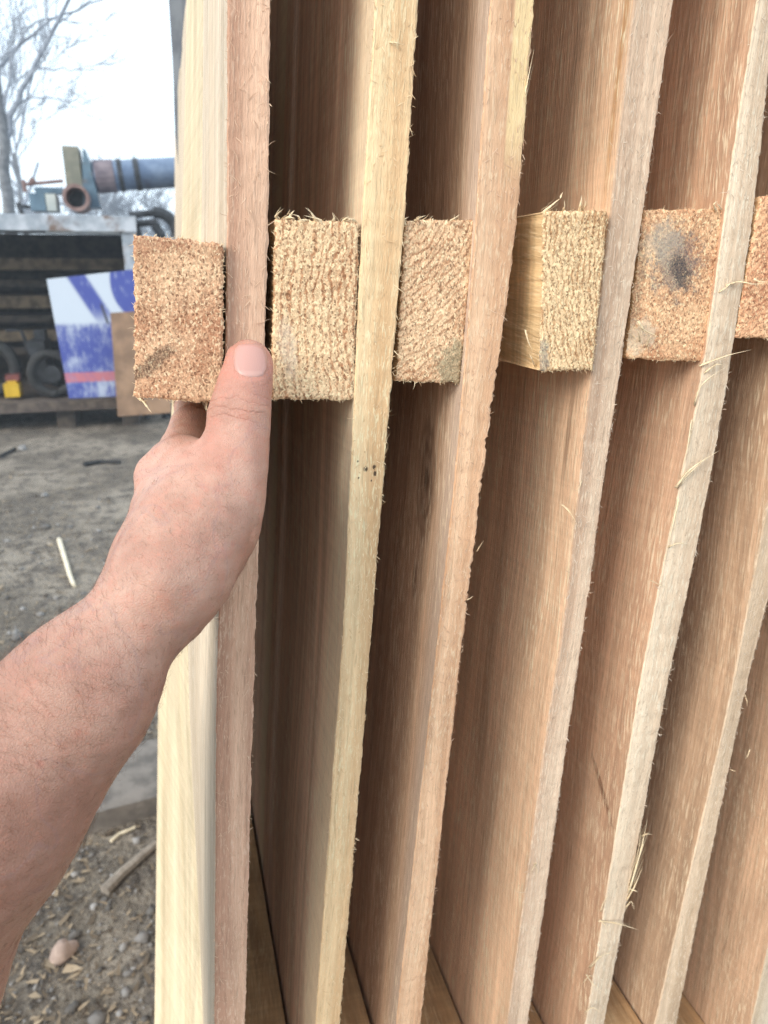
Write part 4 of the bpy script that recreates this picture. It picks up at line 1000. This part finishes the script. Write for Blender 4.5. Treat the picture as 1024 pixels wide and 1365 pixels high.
# things stored inside the trailer
def wheel(b, c, r, wd, axis='x'):
    t = np.linspace(0, 2*np.pi, 25); R = r-wd*.5
    P = [c+np.array([0, R*math.cos(q), R*math.sin(q)]) if axis == 'x' else c+np.array([R*math.cos(q), 0, R*math.sin(q)]) for q in t]
    b.tube(P, wd*.5, 10, cap=False)
YW = YT+.15
mw = thing('garden_mower', 'black garden mower parked in the dark of the trailer', 'mower', (onY(50, 525, YW)[0], YW+.2, zf))
wc = onY(70, 498, YW); rW = wc[2]-zf
b = MB(); bx(b, 36, 455, 66, 512, YW+.15, .5); bx(b, 44, 440, 60, 455, YW+.3, .25); part(b, 'body', blackm, mw)
for dy in (0, .75):
    b = MB(); wheel(b, wc+np.array([0, dy, 0]), rW, .10, 'z'); w_ = part(b, 'wheel', rubber, mw, smooth=True)
    b = MB(); b.tube([wc+np.array([0, dy-.03, 0]), wc+np.array([0, dy+.03, 0])], rW*.35, 14); o = b.build('hub', blackm, origin=WPOS[mw.name]); o.parent = w_; o.location = (0, 0, 0)
b = MB(); b.tube([onY(40, 470, YW+.2), onY(28, 440, YW+.2), onY(8, 440, YW+.2)], .02, 8); part(b, 'handle', blackm, mw)
b = MB(); bx(b, 4, 512, 27, 529, YW-.05, .2); bx(b, 9, 508, 22, 512, YW+.0, .1)
solo(b, 'yellow_box', plain('yellow_plastic', sr(190, 152, 30), sr(206, 168, 40), 8, 0.4), 'small bright yellow box on the trailer floor', 'box')
b = MB(); bx(b, 6, 500, 26, 507.5, YW+.02, .14)
solo(b, 'red_lid', plain('red_plastic', sr(96, 50, 46), sr(116, 62, 56), 8, 0.5), 'small dull red box resting on the yellow box', 'box')
b = MB(); wheel(b, onY(-14, 490, YW+.2), onY(-14, 490, YW+.2)[2]-zf, .13, 'z'); solo(b, 'spare_tyre', rubber, 'black tyre standing on the trailer floor left of the yellow box', 'tyre', smooth=True)

# loose things on the ground
def stick(name, label, cat, px, r0, mat, lift=.0, seg=7):
    P = []
    for x, y in px:
        q = onZ(x, y, 0.0); q[2] = gpt(q[0], q[1])+r0*.7+lift; P.append(q)
    b = MB(); n = len(P); b.tube(np.array(P), np.linspace(r0, r0*.7, n), seg)
    return solo(b, name, mat, label, cat)
palewood = plain('bare_stick', sr(206, 192, 164), sr(226, 214, 190), 30, 0.7)
stick('stick', 'pale peeled stick lying alone on bare dirt left of the wrist', 'stick', [(79, 722), (86, 745), (93, 768), (99, 783)], .014, palewood)
stick('dark_stick', 'dark broken branch lying on the dirt near the trailer', 'branch', [(112, 622), (135, 618), (160, 619)], .025, rubber)
stick('twig', 'tan forked twig on the litter beside the grey beam', 'twig', [(148, 1122), (160, 1112), (172, 1108), (180, 1104)], .006, palewood)
stick('dark_pole', 'thin dark pole lying beyond the bare dirt at the left', 'pole', [(0, 612), (8, 607), (20, 600)], .02, rubber)
stick('bark_strip', 'grey weathered slat lying in the chips below the beam', 'slat', [(140, 1190), (165, 1165), (208, 1128)], .016, grayplank)
# grey sawn beam lying across the chips
q0 = onZ(128, 1096, .03); q1 = onZ(225, 1070, .03)
dx = (q1-q0); dx[2] = 0; Lb = np.linalg.norm(dx); an = math.atan2(dx[1], dx[0])
b = MB(); b.box((-.25, 0, -.02), (Lb+.5, .30, .062), R=rotz(an), c=(q0[0], q0[1], 0.0))
solo(b, 'grey_beam', plain('weathered_beam', sr(92, 86, 80), sr(122, 114, 106), 14, 0.85, bump=.004, c3=sr(108, 100, 92)), 'weathered grey plank lying on the dirt beside the panels', 'plank')
for (px_, py_, r_, lab) in ((85, 1272, .034, 'pinkish angular stone among wood chips under the forearm'), (30, 600, .05, 'pale stone on the dirt near the trailer'), (60, 660, .03, 'small grey stone on open ground left of the hand'), (205, 1010, .03, 'round grey stone beside the pale panel board')):
    q = onZ(px_, py_, 0.0); b = MB(); pebble(b, (q[0], q[1], gpt(q[0], q[1])+r_*.3), r_, int(px_), flat=.6, seg=9)
    solo(b, 'stone', stonemat if px_ != 85 else plain('pink_stone', sr(142, 122, 110), sr(174, 152, 138), 30, 0.85, bump=.002), lab, 'stone', 'loose stones in the dirt', smooth=True)

# weathered slab leaning just beyond the panels
zs_ = np.linspace(0, 2.35, 60)
a_ = onY(222, 0, 1.5); c_ = onY(237, 215, 1.5); sl_ = (a_[0]-c_[0])/(a_[2]-c_[2])
left = c_[0]+sl_*(zs_-c_[2])+smooth1(rng.normal(0, .006, 60), 5); left = np.where(zs_ < c_[2], c_[0]+0.02*(c_[2]-zs_), left)
b = MB(); P = []
for (dx_, dy_) in ((0, 0), (.02, -.02), (.14, -.02), (.16, 0), (.14, .03), (.02, .03), (0, 0)):
    P.append(np.stack([left+dx_, np.full(60, 1.5+dy_)+smooth1(rng.normal(0, .004, 60), 7)*(dx_ > 0), zs_], 1))
P[-1] = P[0]
b.grid(np.stack(P, 0)); b.add(np.array([q[-1] for q in P[:-1]]), [tuple(range(6))])
solo(b, 'weathered_slab', plain('grey_slab', sr(84, 88, 94), sr(112, 116, 120), 16, 0.85, bump=.003), 'grey weathered slab board standing upright behind the first panel', 'board')

# ------------------------------------------------------------------ bare trees
bark = plain('bark', sr(92, 94, 98), sr(124, 126, 128), 12, 0.9)
twigm = plain('twig_bark', sr(124, 130, 140), sr(154, 160, 170), 12, 0.9)
def tree(name, label, base, h, lean, seed, levels=5, r0=.14, spread=.55, first=.25, trunk=None, kids=(3, 4), thin=.0035, limbs=None):
    r = np.random.default_rng(seed)
    tb, cb = MB(), MB()
    def grow(p, d, L, rad, lev):
        n = 6; pts = [p]; dd = d.copy()
        for k in range(n):
            dd = dd+r.normal(0, .10, 3)+np.array([0, 0, .05 if lev else .0]); dd /= np.linalg.norm(dd)
            pts.append(pts[-1]+dd*L/n)
        pts = np.array(pts); rads = np.linspace(rad, max(thin*.7, rad*.55), n+1)
        (tb if lev == 0 else cb).tube(pts, rads, 8 if lev < 2 else (5 if lev < 3 else 3), cap=lev < 2)
        if lev >= levels: return
        for k in range(r.integers(kids[0], kids[1]+1)+(2 if lev == 0 else 0)):
            t = r.uniform(first if lev == 0 else .25, 1.0); i = min(n-1, int(t*n)); q = pts[i]+(pts[i+1]-pts[i])*(t*n-i)
            sd_ = r.normal(0, 1, 3); sd_ -= dd*(sd_@dd); sd_ /= np.linalg.norm(sd_)
            nd = dd*math.cos(spread)+sd_*math.sin(spread)*r.uniform(.7, 1.4); nd /= np.linalg.norm(nd)
            grow(q, nd, L*r.uniform(.5, .72), max(thin, rad*(1-.45*t)*r.uniform(.4, .62)), lev+1)
    d0 = np.array(lean, float); d0 /= np.linalg.norm(d0)
    root = thing(name, label, 'tree', tuple(base), 'bare trees behind the trailer')
    if limbs is None: grow(np.array(base, float), d0, h, r0, 0)
    else:
        for q_, (pp, ra, rb) in enumerate(limbs):
            P = np.array(pp, float); t0 = np.linspace(0, 1, len(P)); t1 = np.linspace(0, 1, 15)
            P = np.stack([smooth1(np.interp(t1, t0, P[:, i]), 3) for i in range(3)], 1); P[1:-1] += r.normal(0, .02, (13, 3))
            (tb if q_ == 0 else cb).tube(P, np.linspace(ra, rb, 15), 8)
            for k in range((3, 4, 2, 2, 2, 2, 2)[q_]):
                i = r.integers(3, 14); dd = P[i]-P[i-1]; dd /= np.linalg.norm(dd); sd_ = r.normal(0, 1, 3); sd_ -= dd*(sd_@dd); sd_ /= np.linalg.norm(sd_)
                nd = dd*math.cos(spread)+sd_*math.sin(spread); nd[2] += .15
                grow(P[i], nd/np.linalg.norm(nd), r.uniform(.5, 1.1), max(thin, (ra+(rb-ra)*i/14)*.45), 4)
    part(tb, 'trunk', bark, root, smooth=True); part(cb, 'crown', twigm, root, smooth=False)
def gb(px, Y): q = onY(px, 366, Y); return (q[0], Y, -.1)
tree('bare_tree', 'nearest bare tree at the left edge, long limbs reaching over the trailer', gb(2, 15), 5.6, (.16, -.03, 1), 11, 5, .17, .62, .3, thin=.007,
     limbs=[([gb(8, 15), onY(10, 260, 15), onY(4, 180, 15), onY(-6, 90, 15), onY(-14, -40, 15), onY(-10, -200, 15)], .11, .045),
            ([onY(5, 190, 15), onY(20, 140, 15), onY(45, 90, 14.9), onY(66, 45, 14.8), onY(102, -15, 14.7), onY(130, -70, 14.6)], .055, .02),
            ([onY(-6, 95, 15), onY(20, 62, 15.1), onY(48, 38, 15.1), onY(90, 18, 15.2), onY(140, -2, 15.2), onY(190, -22, 15.2)], .03, .010),
            ([onY(2, 150, 15), onY(24, 60, 15), onY(36, 40, 14.9), onY(58, 22, 14.9), onY(110, 30, 14.9)], .026, .008),
            ([onY(40, 98, 14.9), onY(66, 92, 14.8), onY(100, 91, 14.8), onY(150, 94, 14.8)], .018, .006),
            ([onY(20, 138, 15), onY(60, 130, 15), onY(100, 134, 15), onY(150, 129, 15)], .018, .006),
            ([onY(0, 80, 15), onY(30, 52, 15), onY(70, 46, 15.1), onY(128, 58, 15.1)], .016, .006)])
tree('bare_tree', 'tall forked bare tree standing left of the blower', gb(8, 19), 5.0, (.05, 0, 1), 23, 6, .13, .5, .3, thin=.008, kids=(2, 4))
tree('bare_tree', 'thin bare tree right behind the blue motor of the blower', gb(50, 27), 5.2, (-.1, 0, 1), 37, 6, .10, .42, .2, thin=.009, kids=(2, 4))
tree('bare_tree', 'low bushy bare tree seen under the blower duct', gb(170, 30), 3.0, (.05, 0, 1), 41, 6, .10, .7, .1, thin=.009)
tree('bare_tree', 'small bare tree between the duct and the first panel', gb(222, 34), 3.0, (0, 0, 1), 53, 6, .10, .65, .1, thin=.009)
tree('bare_tree', 'slender bare sapling behind the blower housing', gb(122, 32), 3.7, (.0, 0, 1), 67, 6, .09, .55, .15, thin=.009)
tree('bare_tree', 'bare tree out past the left edge of the trailer', gb(-140, 24), 5.5, (.05, 0, 1), 71, 5, .18, .55, .25, thin=.008)

# ------------------------------------------------------------------ hazy air over the yard
hz = bpy.data.materials.new('haze_air'); hz.use_nodes = True
for nd in list(hz.node_tree.nodes): hz.node_tree.nodes.remove(nd)
ho = hz.node_tree.nodes.new('ShaderNodeOutputMaterial'); hp = hz.node_tree.nodes.new('ShaderNodeVolumePrincipled')
hp.inputs['Color'].default_value = (0.86, 0.93, 1.0, 1); hp.inputs['Density'].default_value = 0.006; hp.inputs['Anisotropy'].default_value = 0.3
hz.node_tree.links.new(hp.outputs[0], ho.inputs['Volume'])
b = MB(); b.box((-30, -6, -1.2), (25, 48, 12.0))
b.build('haze', hz)['kind'] = 'stuff'
